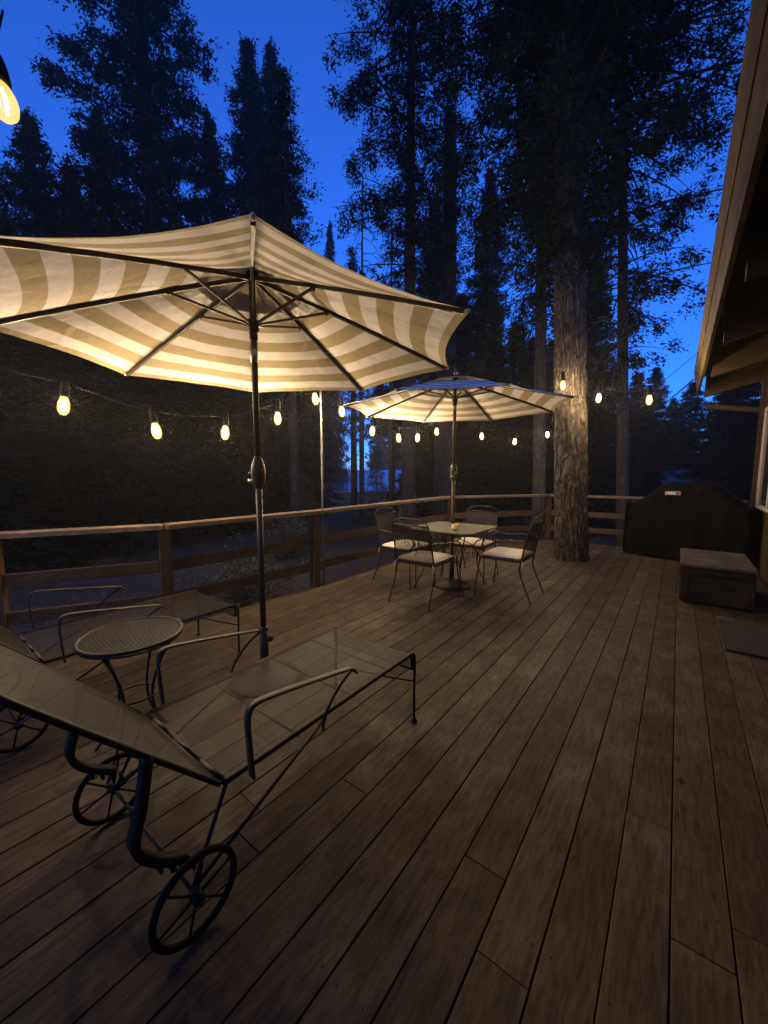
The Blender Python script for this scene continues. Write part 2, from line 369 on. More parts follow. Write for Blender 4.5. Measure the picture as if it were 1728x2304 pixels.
# ---- deck: boards along Y, clipped to the deck outline
EDGE = [(-4.35, -1.2), (-3.78, .55), (-3.46, 1.5), (-3.36, 3.1), (-3.36, 4.8), (-3.34, 6.35), (-2.02, 8.14), (2.0, 8.30)]
def ymax(x):
    if x < EDGE[0][0]: return None
    best = None
    for (x0, y0), (x1, y1) in zip(EDGE[4:], EDGE[5:]):
        if x0 <= x <= x1: best = y0 + (y1 - y0) * (x - x0) / (x1 - x0)
    return best
def ymax2(x):      # left part of the outline runs back towards the viewer
    if x >= -3.36: return ymax(max(x, -3.36)) if ymax(max(x, -3.359)) else 4.8
    for (x0, y0), (x1, y1) in zip(EDGE[:3], EDGE[1:4]):
        if x0 <= x <= x1: return y0 + (y1 - y0) * (x - x0) / (x1 - x0)
    return None
rg = random.Random(4); dk = MB(); per = []; pitch = .149
for k in range(-31, 14):
    xa = .068 + k * pitch + .002; xb = xa + pitch - .004
    ya, yb = ymax2(xa), ymax2(xb)
    if ya is None and yb is None: continue
    if ya is None: ya = yb - .5
    if yb is None: yb = ya
    y = -3.2; cuts = [y]
    while True:
        y += rg.choice([3.05, 3.66, 4.88, 4.88]) * rg.uniform(.8, 1.05)
        if y > min(ya, yb) - .4: break
        cuts.append(y)
    cuts.append(None)
    for c0, c1 in zip(cuts, cuts[1:]):
        y0a = y0b = c0 + .002; y1a, y1b = (ya, yb) if c1 is None else (c1 - .002, c1 - .002)
        dz = rg.uniform(-.0012, .0012); jx = rg.uniform(-.0008, .0008); c = .0022
        prof = [(xa + jx, -.038), (xa + jx, -c), (xa + jx + c * .9, 0), (xb + jx - c * .9, 0), (xb + jx, -c), (xb + jx, -.038)]
        nseg = 1
        vs = []
        for s_ in (0, 1):
            for (px, pz) in prof:
                f = (px - xa) / (xb - xa); yy = (y0a if s_ == 0 else y1a + (y1b - y1a) * f); vs.append((px, yy, pz + dz))
        fs = [(i, (i + 1) % 6, 6 + (i + 1) % 6, 6 + i) for i in range(6)] + [(5, 4, 3, 2, 1, 0), (6, 7, 8, 9, 10, 11)]
        dk.add(vs, fs); per.append(8)
deck = dk.build('deck', M['deck']); set_rnd(deck, per, 5); tag(deck, kind='structure')
jo = MB()
for i in range(28):
    y = -3 + i * .405
    xl = -3.3 if y > 2 else (-3.4 if y > 1 else -3.7)
    xr = 2.0
    if y > 6.35: xl = -3.3 + (y - 6.35) * .72
    if y < 8.1: jo.box(xl, xr, y - .02, y + .02, -.24, -.044)
for (x0, y0), (x1, y1) in zip(EDGE, EDGE[1:]):
    d = Vector((x1 - x0, y1 - y0, 0)); L = d.length; a = math.atan2(d.y, d.x)
    jo.box(-.0, L, .006, .044, -.25, .0, M=Matrix.Translation((x0, y0, -.004)) @ Matrix.Rotation(a, 4, 'Z'))
fr = jo.build('deck_frame', M['rail'], deck)
sw = MB(); rq = random.Random(3)
for k in range(-22, 12):
    xc = .068 + (k + .5) * pitch
    for i in range(4, 28):
        y = -3 + i * .405; ym = ymax2(xc)
        if ym is None or y > ym - .1: continue
        for sx in (-.045, .045):
            cx, cyy = xc + sx + rq.uniform(-.006, .006), y + rq.uniform(-.006, .006)
            sw.add([(cx + .0042 * math.cos(a), cyy + .0042 * math.sin(a), .0016) for a in [q * math.pi / 4 for q in range(8)]] , [tuple(range(8))])
sw.build('screw_heads', M['iron'], deck)['kind'] = 'stuff'

# ---- deck railing
RAIL = [(-4.75, -1.2), (-4.06, .5), (-3.55, 1.5), (-3.40, 3.12), (-3.39, 4.82), (-3.37, 6.4), (-2.05, 8.2), (-.6, 8.3), (.9, 8.36)]
rail = empty('deck_railing', (RAIL[3][0], RAIL[3][1], 0), 0, 'brown timber railing with flat cap and two lower boards round the deck edge', 'railing')
def railparts():
    off = Vector((RAIL[3][0], RAIL[3][1], 0))
    for i, (x, y) in enumerate(RAIL):
        if i in (5,) : pass
        p = MB(); a = math.atan2(RAIL[min(i + 1, 8)][1] - RAIL[max(i - 1, 0)][1], RAIL[min(i + 1, 8)][0] - RAIL[max(i - 1, 0)][0])
        p.box(-.045, .045, -.045, .045, -.3, .876, .004, Matrix.Translation(Vector((x, y, 0)) - off) @ Matrix.Rotation(a, 4, 'Z'))
        p.build('post', M['railx'], rail)
    for i, ((x0, y0), (x1, y1)) in enumerate(zip(RAIL, RAIL[1:])):
        d = Vector((x1 - x0, y1 - y0, 0)); L = d.length; a = math.atan2(d.y, d.x)
        T = Matrix.Translation(Vector((x0, y0, 0)) - off) @ Matrix.Rotation(a, 4, 'Z') @ Matrix.Rotation(-math.pi / 2, 4, 'Z')
        e = .012 * (i % 2)
        # mitred cap: local y runs along the rail
        def mit(k, s):
            if k <= 0 or k >= len(RAIL) - 1: return 0
            a0 = math.atan2(RAIL[k][1] - RAIL[k - 1][1], RAIL[k][0] - RAIL[k - 1][0]); a1 = math.atan2(RAIL[k + 1][1] - RAIL[k][1], RAIL[k + 1][0] - RAIL[k][0])
            return math.tan((a1 - a0) / 2) * s
        wv = .075; m0, m1 = mit(i, 1), mit(i + 1, 1)
        vs = []
        for z in (.878, .920):
            vs += [(-wv, 0 + m0 * -wv * -1 * -1, z), (wv, m0 * wv, z), (wv, L - m1 * wv, z), (-wv, L + m1 * wv, z)]
        vs[0] = (-wv, -m0 * wv, .878); vs[4] = (-wv, -m0 * wv, .920)
        cp = MB().add([T @ Vector(q) for q in vs], [(3, 2, 1, 0), (4, 5, 6, 7), (0, 1, 5, 4), (1, 2, 6, 5), (2, 3, 7, 6), (3, 0, 4, 7)])
        o = cp.build('rail_cap', M['cap'], rail)
        bv = o.modifiers.new('b', 'BEVEL'); bv.width = .004; bv.segments = 2
        for z0, z1 in ((.50, .60), (.20, .30)):
            MB().box(-.019, .019, .047, L - .047, z0, z1, .004, T).build('rail_board', M['rail'], rail)
railparts()

# ================================================================== house
house = empty('house', (.95, 4.0, 0), 0, 'tan sided house with overhanging roof along the right side of the deck', 'house')
hx, hy = .95, 4.0
wl = MB().box(0, 5.0, -8.0, 4.33, -.9, 3.25)
hw = wl.build('wall', M['siding'], house)
MB().box(-.022, .004, 4.12, 4.335, -.6, 3.0, .003).build('corner_trim', M['siding'], house)
MB().box(-.03, .004, -8, 4.10, -.2, .0, 0).build('base_board', M['chest'], house)
# window with a pale frame, its far bottom corner at y 7.7, z .87
win = MB()
wy0, wy1, wz0, wz1 = 2.0, 3.70, .86, 2.26
for a, b_, c, d in ((wy0, wy1, wz0, wz0 + .05), (wy0, wy1, wz1 - .05, wz1), (wy0, wy0 + .05, wz0 + .05, wz1 - .05), (wy1 - .05, wy1, wz0 + .05, wz1 - .05), ((wy0 + wy1) / 2 - .02, (wy0 + wy1) / 2 + .02, wz0 + .05, wz1 - .05)):
    win.box(-.035, -.002, a, b_, c, d, .004)
wo = win.build('window_frame', M['whitetrim'], house)
MB().box(-.012, -.0015, wy0 + .05, wy1 - .05, wz0 + .05, wz1 - .05).build('pane', M['glass'], wo)
# roof: sheathing sloping up to the right from the eave
SL = .25
def rz(x): return 2.93 + (x - .12) * SL         # underside of the sheathing
rf = MB(); x0, x1 = .14 - hx, 5.2 - hx; y0, y1 = -8.0, 8.62 - hy
vs = []
for z_ in (0, .10):
    for (x, y) in ((x0, y0), (x1, y0), (x1, y1), (x0, y1)): vs.append((x, y, rz(x + hx) + z_))
rf.add(vs, [(3, 2, 1, 0), (4, 5, 6, 7), (0, 1, 5, 4), (1, 2, 6, 5), (2, 3, 7, 6), (3, 0, 4, 7)])
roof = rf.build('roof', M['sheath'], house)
# fascia in two lapped boards, leaning with the roof slope
for nm, (dx, zt, zb, t) in (('fascia', (.0, 3.02, 2.86, .03)), ('fascia', (.035, 2.87, 2.66, .03))):
    f = MB(); v = []
    for y in (y0, y1 - .1):
        xt = .10 - hx + dx; v += [(xt, y, zt), (xt + t, y, zt + .008), (xt + t + .03, y, zb + .008), (xt + .03, y, zb)]
    f.add(v, [(0, 1, 2, 3), (7, 6, 5, 4), (0, 4, 5, 1), (1, 5, 6, 2), (2, 6, 7, 3), (3, 7, 4, 0)])
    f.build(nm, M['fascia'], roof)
for Y in (-2.95, -1.35, .25, 1.85, 3.45, 5.0, 6.65, 8.38):
    b_ = MB(); v = []
    for y in (Y - hy - .045, Y - hy + .045):
        for (x, zo) in ((.26, -.30), (.26, -.004), (.97, -.004), (.97, -.30)):
            v.append((x - hx, y, rz(x) + zo + (-.08 if zo < -.1 else 0) + (.0)))
    b_.add(v, [(3, 2, 1, 0), (4, 5, 6, 7), (0, 1, 5, 4), (1, 2, 6, 5), (2, 3, 7, 6), (3, 0, 4, 7)])
    b_.build('rafter', M['beam'], house)
MB().box(.27 - hx, -.02, 8.33 - hy, 8.42 - hy, 0, .07, 0, Matrix.Translation((0, 0, 2.28)) @ Matrix.Rotation(R(10), 4, 'Y')).build('brace', M['beam'], house)

# ---- doormat, chest
tag(MB().box(.37, .93, 3.86, 4.63, .004, .022, .006).build('doormat', M['doormat']), 'thin dark doormat lying on the deck in front of the house wall', 'doormat')
ch = empty('storage_chest', (.08, 5.05, 0), 0, 'low wooden storage chest with grey weathered lid and panelled front beside the grill', 'chest')
b = MB().box(.02, .58, .03, 1.0, .02, .375, .003); b.build('body', M['chest'], ch)
t_ = MB()
for a in ((.012, .075, .016, .034, .03, .375), (.525, .588, .016, .034, .03, .375), (.075, .525, .016, .034, .315, .375), (.075, .525, .016, .034, .03, .09)): t_.box(*a, .003)
for a in ((.006, .024, .03, .09, .03, .375), (.006, .024, .94, 1.0, .03, .375), (.006, .024, .09, .94, .315, .375), (.006, .024, .09, .94, .03, .09)): t_.box(*a, .003)
t_.build('trim', M['chest'], ch)
MB().box(0, .60, 0, 1.03, .385, .42, .006).build('lid', M['chest_top'], ch)

# ================================================================== covered grill
gr = empty('covered_grill', (-.66, 7.58, 0), R(-19), 'barbecue grill under a black fitted cover at the far end of the deck', 'grill')
def grillmesh():
    W, D = 1.56, .60
    def prof(s):       # height over the width
        a = min(s, 1 - s) * W
        if a < .05: return .85 * (a / .05) ** .3 if a > 0 else 0
        if a < .12: return .85 + (a - .05) * .3
        if a < .47: return .871 + (a - .12) / .35 * .32
        return 1.19 + .012 * math.sin(min(1, (a - .47) / .3) * 1.57)
    # cover as a superbox: columns around, rows up, then the top sheet
    nu, nv = 120, 60; V = []; F = []
    def fold(x, y, z): 
        n = mnoise.noise(Vector((x * 5, y * 5, z * 1.3))) * .028 + mnoise.noise(Vector((x * 13 + 5, y * 13, z * 3))) * .012
        return n
    for j in range(nv + 1):
        for i in range(nu + 1):
            u, v = i / nu, j / nv
            # map v: front hem -> up front -> over top -> down back
            x = u * W; top = prof(u)
            a = v * (top + D * .9 + top) if False else v
            if v < .38: s = v / .38; y = .02 + .05 * s; z = .03 + (top - .05) * s
            elif v < .62:
                s = (v - .38) / .24; y = .07 + (D - .14) * s; z = top - .02 + .03 * math.sin(s * math.pi)
            else: s = (v - .62) / .38; y = D - .07 + .05 * s; z = top - .02 - (top - .05) * s
            k = fold(x, y, z); y += (k if v < .5 else -k) - .02; z += .6 * k * (z > .5)
            if j == 0 or j == nv: z = .03 + .012 * math.sin(x * 9) + .01
            edge = min(u, 1 - u)
            if edge < .04: y = D / 2 + (y - D / 2) * (.96 + edge)
            V.append((x + .012 * math.sin(z * 14 + y * 6) * (1 if edge < .05 else 0), y, z))
    for j in range(nv):
        for i in range(nu): F.append((j * (nu + 1) + i, j * (nu + 1) + i + 1, (j + 1) * (nu + 1) + i + 1, (j + 1) * (nu + 1) + i))
    return V, F
V, F = grillmesh(); gm_ = MB().add(V, F)
# end curtains
def endcap(x, sgn):
    def fn(u, v):
        z = .03 + v * .82; y = .0 + u * .60
        return (x + sgn * (.012 + .02 * mnoise.noise(Vector((y * 9, z * 2, sgn)))) * 1, y, z)
    return MB().grid(fn, 16, 16)
for x, s in ((.0, -1), (1.56, 1)):
    e = endcap(x, s); gm_.add(e.v, e.f)
gcov = gm_.build('cover', M['cover'], gr, True)
for (x, y) in ((.12, .1), (1.44, .1), (.12, .52), (1.44, .52)): MB().box(x - .02, x + .02, y - .02, y + .02, 0, .5).build('leg', M['iron'], gr)
lbl = MB().box(.56, .76, -.045, -.041, 1.02, 1.075); lab = lbl.build('label_patch', M['rubber'], gr)
lm, lnt, lb = mat('label_print'); lb.inputs['Base Color'].default_value = (.75, .72, .68, 1); lb.inputs['Roughness'].default_value = .6
rm, rnt, rb = mat('label_red'); rb.inputs['Base Color'].default_value = (.35, .03, .02, 1)
fb = MB()
for a in ((.562, .758, -.0475, -.0455, 1.070, 1.0735), (.562, .758, -.0475, -.0455, 1.0215, 1.025), (.562, .5655, -.0475, -.0455, 1.025, 1.070), (.7545, .758, -.0475, -.0455, 1.025, 1.070)): fb.box(*a)
fb.build('label_border', lm, lab)
MB().box(.722, .752, -.0475, -.0455, 1.028, 1.067).build('label_mark', rm, lab)
tx = bpy.data.curves.new('label_text', 'FONT'); tx.body = 'weber'; tx.size = .052; tx.extrude = .001; tx.offset = .0012
to = bpy.data.objects.new('label_text', tx); C.objects.link(to)
bpy.context.view_layer.update()
me = bpy.data.meshes.new_from_object(to.evaluated_get(bpy.context.evaluated_depsgraph_get())); bpy.data.objects.remove(to)
me.materials.append(lm); to = bpy.data.objects.new('label_text', me); C.objects.link(to); to.parent = lab
to.location = (.574, -.048, 1.034); to.rotation_euler = (R(90), 0, 0)

# ================================================================== umbrellas
def umbrella(loc, rz0, r, tip, hub, run, jz, label, crank_a, top_joint=None):
    u = empty('patio_umbrella', loc, 0, label, 'umbrella', 'striped umbrellas on the deck')
    # base
    bs = MB().lathe([(.0, .0), (.225, .0), (.23, .012), (.222, .026), (.17, .045), (.07, .062), (.04, .07), (.034, .09)], 48)
    ba = bs.build('base', M['iron'], u, True)
    MB().tube([(0, 0, .085), (0, 0, .36)], .0285, 20).tube([(0, 0, .345), (0, 0, .365)], .033, 20).build('base_tube', M['bronze'], ba, True)
    MB().tube([(.02, .0, .30), (.06, .0, .30)], .008, 8).tube([(.055, 0, .30), (.075, 0, .30)], .018, 10).build('knob', M['iron'], ba, True)
    MB().tube([(0, 0, .3), (0, 0, 1.30)], .0195, 16).tube([(0, 0, 1.44), (0, 0, hub - .01)], .019, 16).build('pole', M['bronze'], u, True)
    MB().tube([(0, 0, jz - .05), (0, 0, jz + .045)], .0215, 16).build('tilt_joint', M['steel'], u, True)
    # crank housing
    ca = MB(); ca.lathe([(.02, 1.27), (.03, 1.29), (.042, 1.33), (.046, 1.37), (.042, 1.41), (.028, 1.45), (.02, 1.47)], 18)
    cr = ca.build('crank_housing', M['bronze'], u, True)
    d = Vector((math.cos(crank_a), math.sin(crank_a), 0)); p = d.cross(Vector((0, 0, 1)))
    k = MB(); k.tube([d * .03 + Vector((0, 0, 1.37)), d * .065 + Vector((0, 0, 1.37)), d * .07 + p * .05 + Vector((0, 0, 1.34)), d * .075 + p * .085 + Vector((0, 0, 1.315))], .006, 8)
    k.tube([d * .07 + p * .085 + Vector((0, 0, 1.315)), d * .135 + p * .085 + Vector((0, 0, 1.315))], .011, 10)
    k.build('crank_handle', M['galv'], cr, True)
    MB().tube([(0, 0, hub - .06), (0, 0, hub - .01)], .034, 16).build('top_hub', M['iron'], u, True)
    MB().tube([(0, 0, run - .04), (0, 0, run + .02)], .033, 16).tube([(0, 0, run - .09), (0, 0, run - .04)], .025, 16).build('runner', M['iron'], u, True)
    def ribz(t): return hub - .03 + (tip - hub + .03) * (t * .88 + .12 * t * t)
    for kk in range(8):
        a = rz0 + kk * math.pi / 4; e = Vector((math.cos(a), math.sin(a), 0)); s = Vector((-math.sin(a), math.cos(a), 0))
        pts = [e * (r * t) + Vector((0, 0, ribz(t) - .012)) for t in (0.022, .2, .4, .6, .8, .975)]
        MB().ribbon(pts, s, .015, .024).build('rib', M['bronze'], u)
        tj = .34; q0 = e * .03 + Vector((0, 0, run)); q1 = e * (r * tj) + Vector((0, 0, ribz(tj) - .02))
        MB().ribbon([q0 + s * .0, q1 + s * .0], s, .013, .013).ribbon([q1 - e * .012 + s * .009 - Vector((0, 0, .01)), q1 + e * .012 + s * .009 + Vector((0, 0, .008))], s, .006, .02).build('strut', M['bronze'], u)
        tp = e * (r * .978) + Vector((0, 0, ribz(.985) - .006))
        MB().lathe([(.0, .0), (.008, .002), (.009, .018), (.006, .026), (0, .028)], 10, (0, 0, 0), Matrix.Translation(tp) @ Matrix.Rotation(a, 4, 'Z') @ Matrix.Rotation(R(90), 4, 'Y')).build('rib_cap', M['cushion'], u, True)
    # canopy panels
    mb = MB(); rad = []; NU, NV = 20, 44
    def panel(kk, t0, t1, dz, slack, nv):
        a0 = rz0 + kk * math.pi / 4; a1 = a0 + math.pi / 4
        e0 = Vector((math.cos(a0), math.sin(a0), 0)); e1 = Vector((math.cos(a1), math.sin(a1), 0))
        def fn(uu, v):
            t = t0 + (t1 - t0) * v
            q = 4 * uu * (1 - uu)
            p = (e0 * (1 - uu) + e1 * uu) * (r * t)
            p = p * (1 - .055 * q * t * t)           # edge scallops in
            z = ribz(t) + dz - .045 * q * t * (1 - t * .2) * slack * (math.sin(math.pi * min(1, t * 1.05)) * .8 + .1)
            z += .013 * mnoise.noise(Vector((uu * 9 + kk * 3, t * 2.2, kk))) * max(0, .75 - t) * q + .004 * mnoise.noise(Vector((p.x * 6, p.y * 6, kk)))
            return (p.x, p.y, z)
        n0 = len(mb.v); mb.grid(fn, NU, nv)
        for j in range(nv + 1):
            for i in range(NU + 1):
                t = t0 + (t1 - t0) * j / nv; uu = i / NU; q = 4 * uu * (1 - uu)
                rad.append(max(0, (1 - t) * r * .985) + .055)
    for kk in range(8): panel(kk, .24, 1.0, 0, 1.0, NV)
    o = mb.build('canopy', M['canopy'], u, True)
    a = o.data.attributes.new('rad', 'FLOAT', 'POINT'); a.data.foreach_set('value', rad)
    mb = MB(); rad = []
    for kk in range(8): panel(kk, .015, .31, .035, .5, 12)
    o2 = mb.build('vent', M['canopy'], o, True)
    a = o2.data.attributes.new('rad', 'FLOAT', 'POINT'); a.data.foreach_set('value', [.04] * len(rad))
    MB().lathe([(.028, hub + .03), (.026, hub + .05), (.012, hub + .06), (.014, hub + .085), (.004, hub + .10), (0, hub + .10)], 14).build('finial', M['bronze'], u, True)
    return u
umbrella((-2.11, 1.473, 0), R(10.5), 1.33, 2.11, 2.57, 2.265, 2.09, 'large beige and white striped umbrella above the loungers, nearest the viewer', R(200))
umbrella((-2.11, 4.14, 0), R(3.0), 1.285, 2.10, 2.46, 2.22, 2.137, 'beige and white striped umbrella standing through the dining table', R(-30))

# ================================================================== chaise lounges
def lounger(loc, label):
    L = empty('chaise_lounge', loc, 0, label, 'lounge chair', 'metal mesh chaise lounges')
    hw = .29; zs = .40; LN = 1.09
    # seat frame
    f = MB()
    for s in (-1, 1):
        f.tube(bez([(s * hw, 0, zs - .008), (s * hw, .5, zs - .008), (s * hw, LN - .05, zs - .008), (s * hw, LN - .01, zs - .022), (s * hw, LN, zs - .05), (s * hw, LN, zs - .095)], 6), .009, 8)
    f.tube([(-hw, 0, zs - .008), (hw, 0, zs - .008)], .010, 8)
    for y in (.30, .62, .9): f.tube([(-hw, y, zs - .022), (hw, y, zs - .022)], .005, 6)
    f.tube([(-hw, LN, zs - .095), (hw, LN, zs - .095)], .006, 6)
    fo = f.build('frame', M['iron'], L, True)
    # hinge barrels
    h = MB()
    for x in (-.2, -.02, .16): h.tube([(x, -.012, zs + .008), (x + .1, -.012, zs + .008)], .009, 8)
    h.build('hinge', M['bronze'], fo, True)
    # mesh seat: wraps over the foot end
    def sfn(u, v):
        s = v * (LN + .08)
        if s < LN - .03: y = s; z = zs - .0015
        else:
            q = min(1, (s - LN + .03) / .05); y = LN - .03 + .03 * math.sin(q * 1.57); z = zs - .03 * (1 - math.cos(q * 1.57)) - max(0, s - LN - .02) * 1.0
        e = abs(2 * u - 1)
        z += .003 * math.cos(math.pi * (u - .5)) * -1 + (.006 if e > .97 else 0)
        return ((2 * u - 1) * (hw + .004), y, z)
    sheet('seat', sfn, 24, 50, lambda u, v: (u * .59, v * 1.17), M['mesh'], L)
    # backrest
    A = R(48); BL = .78
    def bk(u, s, off=0): return Vector(((2 * u - 1) * hw, -s * math.cos(A) + off * math.sin(A) - .02, zs + s * math.sin(A) + off * math.cos(A)))
    b = MB()
    b.tube(bez([bk(0, 0), bk(0, .3), bk(0, .62), bk(.03, .72), bk(.12, BL), bk(.5, BL + .03), bk(.88, BL), bk(.97, .72), bk(1, .62), bk(1, .3), bk(1, 0)], 6), .009, 8)
    b.tube([bk(0, 0.01), bk(1, 0.01)], .009, 8)
    bo = b.build('back_frame', M['iron'], L, True)
    def bfn(u, v):
        top = BL + .03 - .12 * abs(2 * u - 1) ** 4
        s = .01 + v * (top - .01); return bk(u, s, .006 - .018 * math.sin(math.pi * v) * (1 - (2 * u - 1) ** 2))
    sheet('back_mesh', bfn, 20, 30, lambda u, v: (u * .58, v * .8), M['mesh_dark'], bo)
    # arms
    for s in (-1, 1):
        x = s * (hw + .034)
        a = MB(); a.ribbon(bez([(x, .075, .375), (x, .068, .50), (x, .066, .585), (x, .085, .622), (x, .15, .622), (x, .33, .592), (x, .52, .557), (x, .565, .545), (x, .59, .515)], 7), (1, 0, 0), .030, .006)
        ao = a.build('armrest', M['bronze'], L, True)
        MB().tube(bez([(x, .565, .538), (x, .49, .50), (x, .425, .44), (x, .40, .395), (x, .395, .36)], 6), .006, 8).build('arm_support', M['iron'], ao, True)
        # foot legs
        lg = MB(); lg.tube(bez([(s * hw, LN - .05, zs - .006), (s * hw, LN + .0, zs - .006), (s * (hw + .006), LN + .016, zs - .03), (s * (hw + .006), LN + .017, zs - .15), (s * (hw + .008), LN + .012, .15), (s * (hw + .01), LN + .01, .02)], 6), .0075, 8)
        lg.lathe([(.0, 0), (.017, 0), (.018, .008), (.010, .016), (.008, .03)], 12, (s * (hw + .01), LN + .01, 0))
        lo = lg.build('leg', M['iron'], L, True)
        MB().tube(bez([(s * (hw + .006), LN + .014, .235), (s * hw * .7, LN - .14, .30), (s * hw * .25, LN - .30, zs - .022)], 5), .005, 6).build('leg_brace', M['iron'], lo, True)
        # rear legs, long brace, ratchet bar
        ax = (s * (hw + .012), -.125, .135)
        r_ = MB(); r_.tube([(s * (hw + .004), .0, zs - .01), ax], .0065, 8); r_.tube([(s * (hw + .004), .44, zs - .02), ax], .0065, 8)
        r_.build('rear_leg', M['iron'], L, True)
        rb_ = MB(); pts = bez([bk(.5 + s * .49, .29), (s * (hw - .012), -.235, .48), (s * (hw - .012), -.258, .375), (s * (hw - .012), -.215, .30), (s * (hw - .012), -.13, .235)], 8)
        rb_.ribbon(pts, (1, 0, 0), .036, .022)
        for q in range(4):
            t = .0 + q * .03
            rb_.box(-.014, .014, -.004, .004, -.026, 0, 0, Matrix.Translation((s * (hw - .012), -.20 + t, .276 - t * .75)))
        rb_.build('ratchet_bar', M['iron'], L, True)
        # wheels
        wc = Vector((s * (hw + .036), -.125, .133))
        wm = MB(); ring = [wc + Vector((0, .121 * math.cos(2 * math.pi * k / 40), .121 * math.sin(2 * math.pi * k / 40))) for k in range(40)]
        wm.tube(ring, .0105, 8, closed=True)
        wh = wm.build('wheel', M['rubber'], L, True)
        sp = MB(); sp.tube([wc - Vector((.02, 0, 0)), wc + Vector((.02, 0, 0))], .018, 12)
        for k in range(6):
            a_ = 2 * math.pi * k / 6 + .3; sp.tube([wc, wc + Vector((0, .115 * math.cos(a_), .115 * math.sin(a_)))], .0045, 6)
        sp.build('spokes', M['iron'], wh, True)
    MB().tube([(-hw - .04, -.125, .133), (hw + .04, -.125, .133)], .006, 8).build('axle', M['iron'], L, True)
    return L
l1 = lounger((-1.38, .60, 0), 'bronze mesh chaise lounge with raised back and wheels, nearest the viewer')
l2 = copy_tree(l1); l2.location = (-2.85, .46, 0); l2['label'] = 'dark mesh chaise lounge half hidden behind the round side table near the railing'

# ================================================================== side table
st = empty('side_table', (-2.04, .69, 0), 0, 'small round slatted metal side table between the two chaise lounges', 'side table')
rr_ = .213; tz = .60
ringp = [(rr_ * math.cos(2 * math.pi * k / 48), rr_ * math.sin(2 * math.pi * k / 48), tz) for k in range(48)]
tt = MB().tube(ringp, .009, 8, closed=True)
ringp2 = [(p[0] * .985, p[1] * .985, tz - .016) for p in ringp]; tt.tube(ringp2, .005, 6, closed=True)
top = tt.build('table_rim', M['iron'], st, True)
sl = MB()
for k in range(-13, 14):
    x = k * .0152; y = math.sqrt(max(0, rr_ ** 2 - x * x)) - .004
    sl.ribbon([(x, -y, tz + .002), (x, y, tz + .002)], (1, 0, 0), .0065, .003)
sl.box(-rr_ + .01, rr_ - .01, -.008, .008, tz - .010, tz - .002)
sl.build('slats', M['iron'], top).rotation_euler = (0, 0, R(-14))
for k in range(4):
    a = R(35 + 90 * k)
    e = Vector((math.cos(a), math.sin(a), 0))
    MB().tube(bez([e * .195 + Vector((0, 0, tz - .012)), e * .13 + Vector((0, 0, .47)), e * .085 + Vector((0, 0, .33)), e * .10 + Vector((0, 0, .20)), e * .17 + Vector((0, 0, .07)), e * .225 + Vector((0, 0, .0))], 8), .0065, 8).build('leg', M['iron'], st, True)
MB().tube([(.088 * math.cos(2 * math.pi * k / 24), .088 * math.sin(2 * math.pi * k / 24), .30) for k in range(24)], .005, 6, closed=True).build('leg_ring', M['iron'], st, True)

# ================================================================== dining table
dt = empty('dining_table', (-2.11, 4.12, 0), 0, 'square dark metal mesh dining table with scrolled legs under the far umbrella', 'table')
hs_ = .39; cr_ = .07; tz = .72
def rsq(h, c, n=6):
    o = []
    for (sx, sy, a0) in ((1, 1, 0), (-1, 1, 90), (-1, -1, 180), (1, -1, 270)):
        for k in range(n + 1):
            a = R(a0 + 90 * k / n); o.append((sx * (h - c) + c * math.cos(a), sy * (h - c) + c * math.sin(a)))
    return o
po = rsq(hs_, cr_)
rim = MB().tube([(x, y, tz - .012) for x, y in po], .012, 8, closed=True).build('table_rim', M['bronze'], dt, True)
def tfn(u, v):
    x, y = (2 * u - 1), (2 * v - 1); k = hs_ * .995
    px, py = x * k, y * k
    ax, ay = abs(px), abs(py); c = hs_ - cr_
    if ax > c and ay > c:
        d = math.hypot(ax - c, ay - c)
        if d > cr_: f_ = cr_ / d; px = math.copysign(c + (ax - c) * f_, px); py = math.copysign(c + (ay - c) * f_, py)
    return (px, py, tz - .002)
sheet('table_top', tfn, 30, 30, lambda u, v: (u * .78, v * .78), mesh_sheet('fine_table_mesh', (.035, .032, .022), .009, .62), dt)
for sx in (-1, 1):
    for sy in (-1, 1):
        MB().tube(bez([(sx * .33, sy * .33, tz - .02), (sx * .285, sy * .285, .55), (sx * .235, sy * .235, .38), (sx * .235, sy * .235, .24), (sx * .28, sy * .28, .10), (sx * .32, sy * .32, .0)], 8), .007, 8).build('leg', M['iron'], dt, True)
for k in range(4):
    Mx = Matrix.Rotation(k * math.pi / 2, 4, 'Z'); s_ = MB()
    arch = [(-.225, .235, .30), (-.20, .24, .42), (-.12, .245, .50), (0, .25, .53), (.12, .245, .50), (.20, .24, .42), (.225, .235, .30)]
    s_.tube([Mx @ Vector(p) for p in bez(arch, 5)], .005, 6)
    for sg in (-1, 1):
        sc_ = []
        for q in range(26):
            a = q / 25 * 2.1 * math.pi; rr0 = .062 * (1 - q / 25 * .75); sc_.append(Mx @ Vector((sg * (.10 + rr0 * math.cos(a + 1.2) * .9), .245, .405 + rr0 * math.sin(a + 1.2))))
        s_.tube(sc_, .0045, 6)
    s_.build('scrollwork', M['iron'], dt, True)
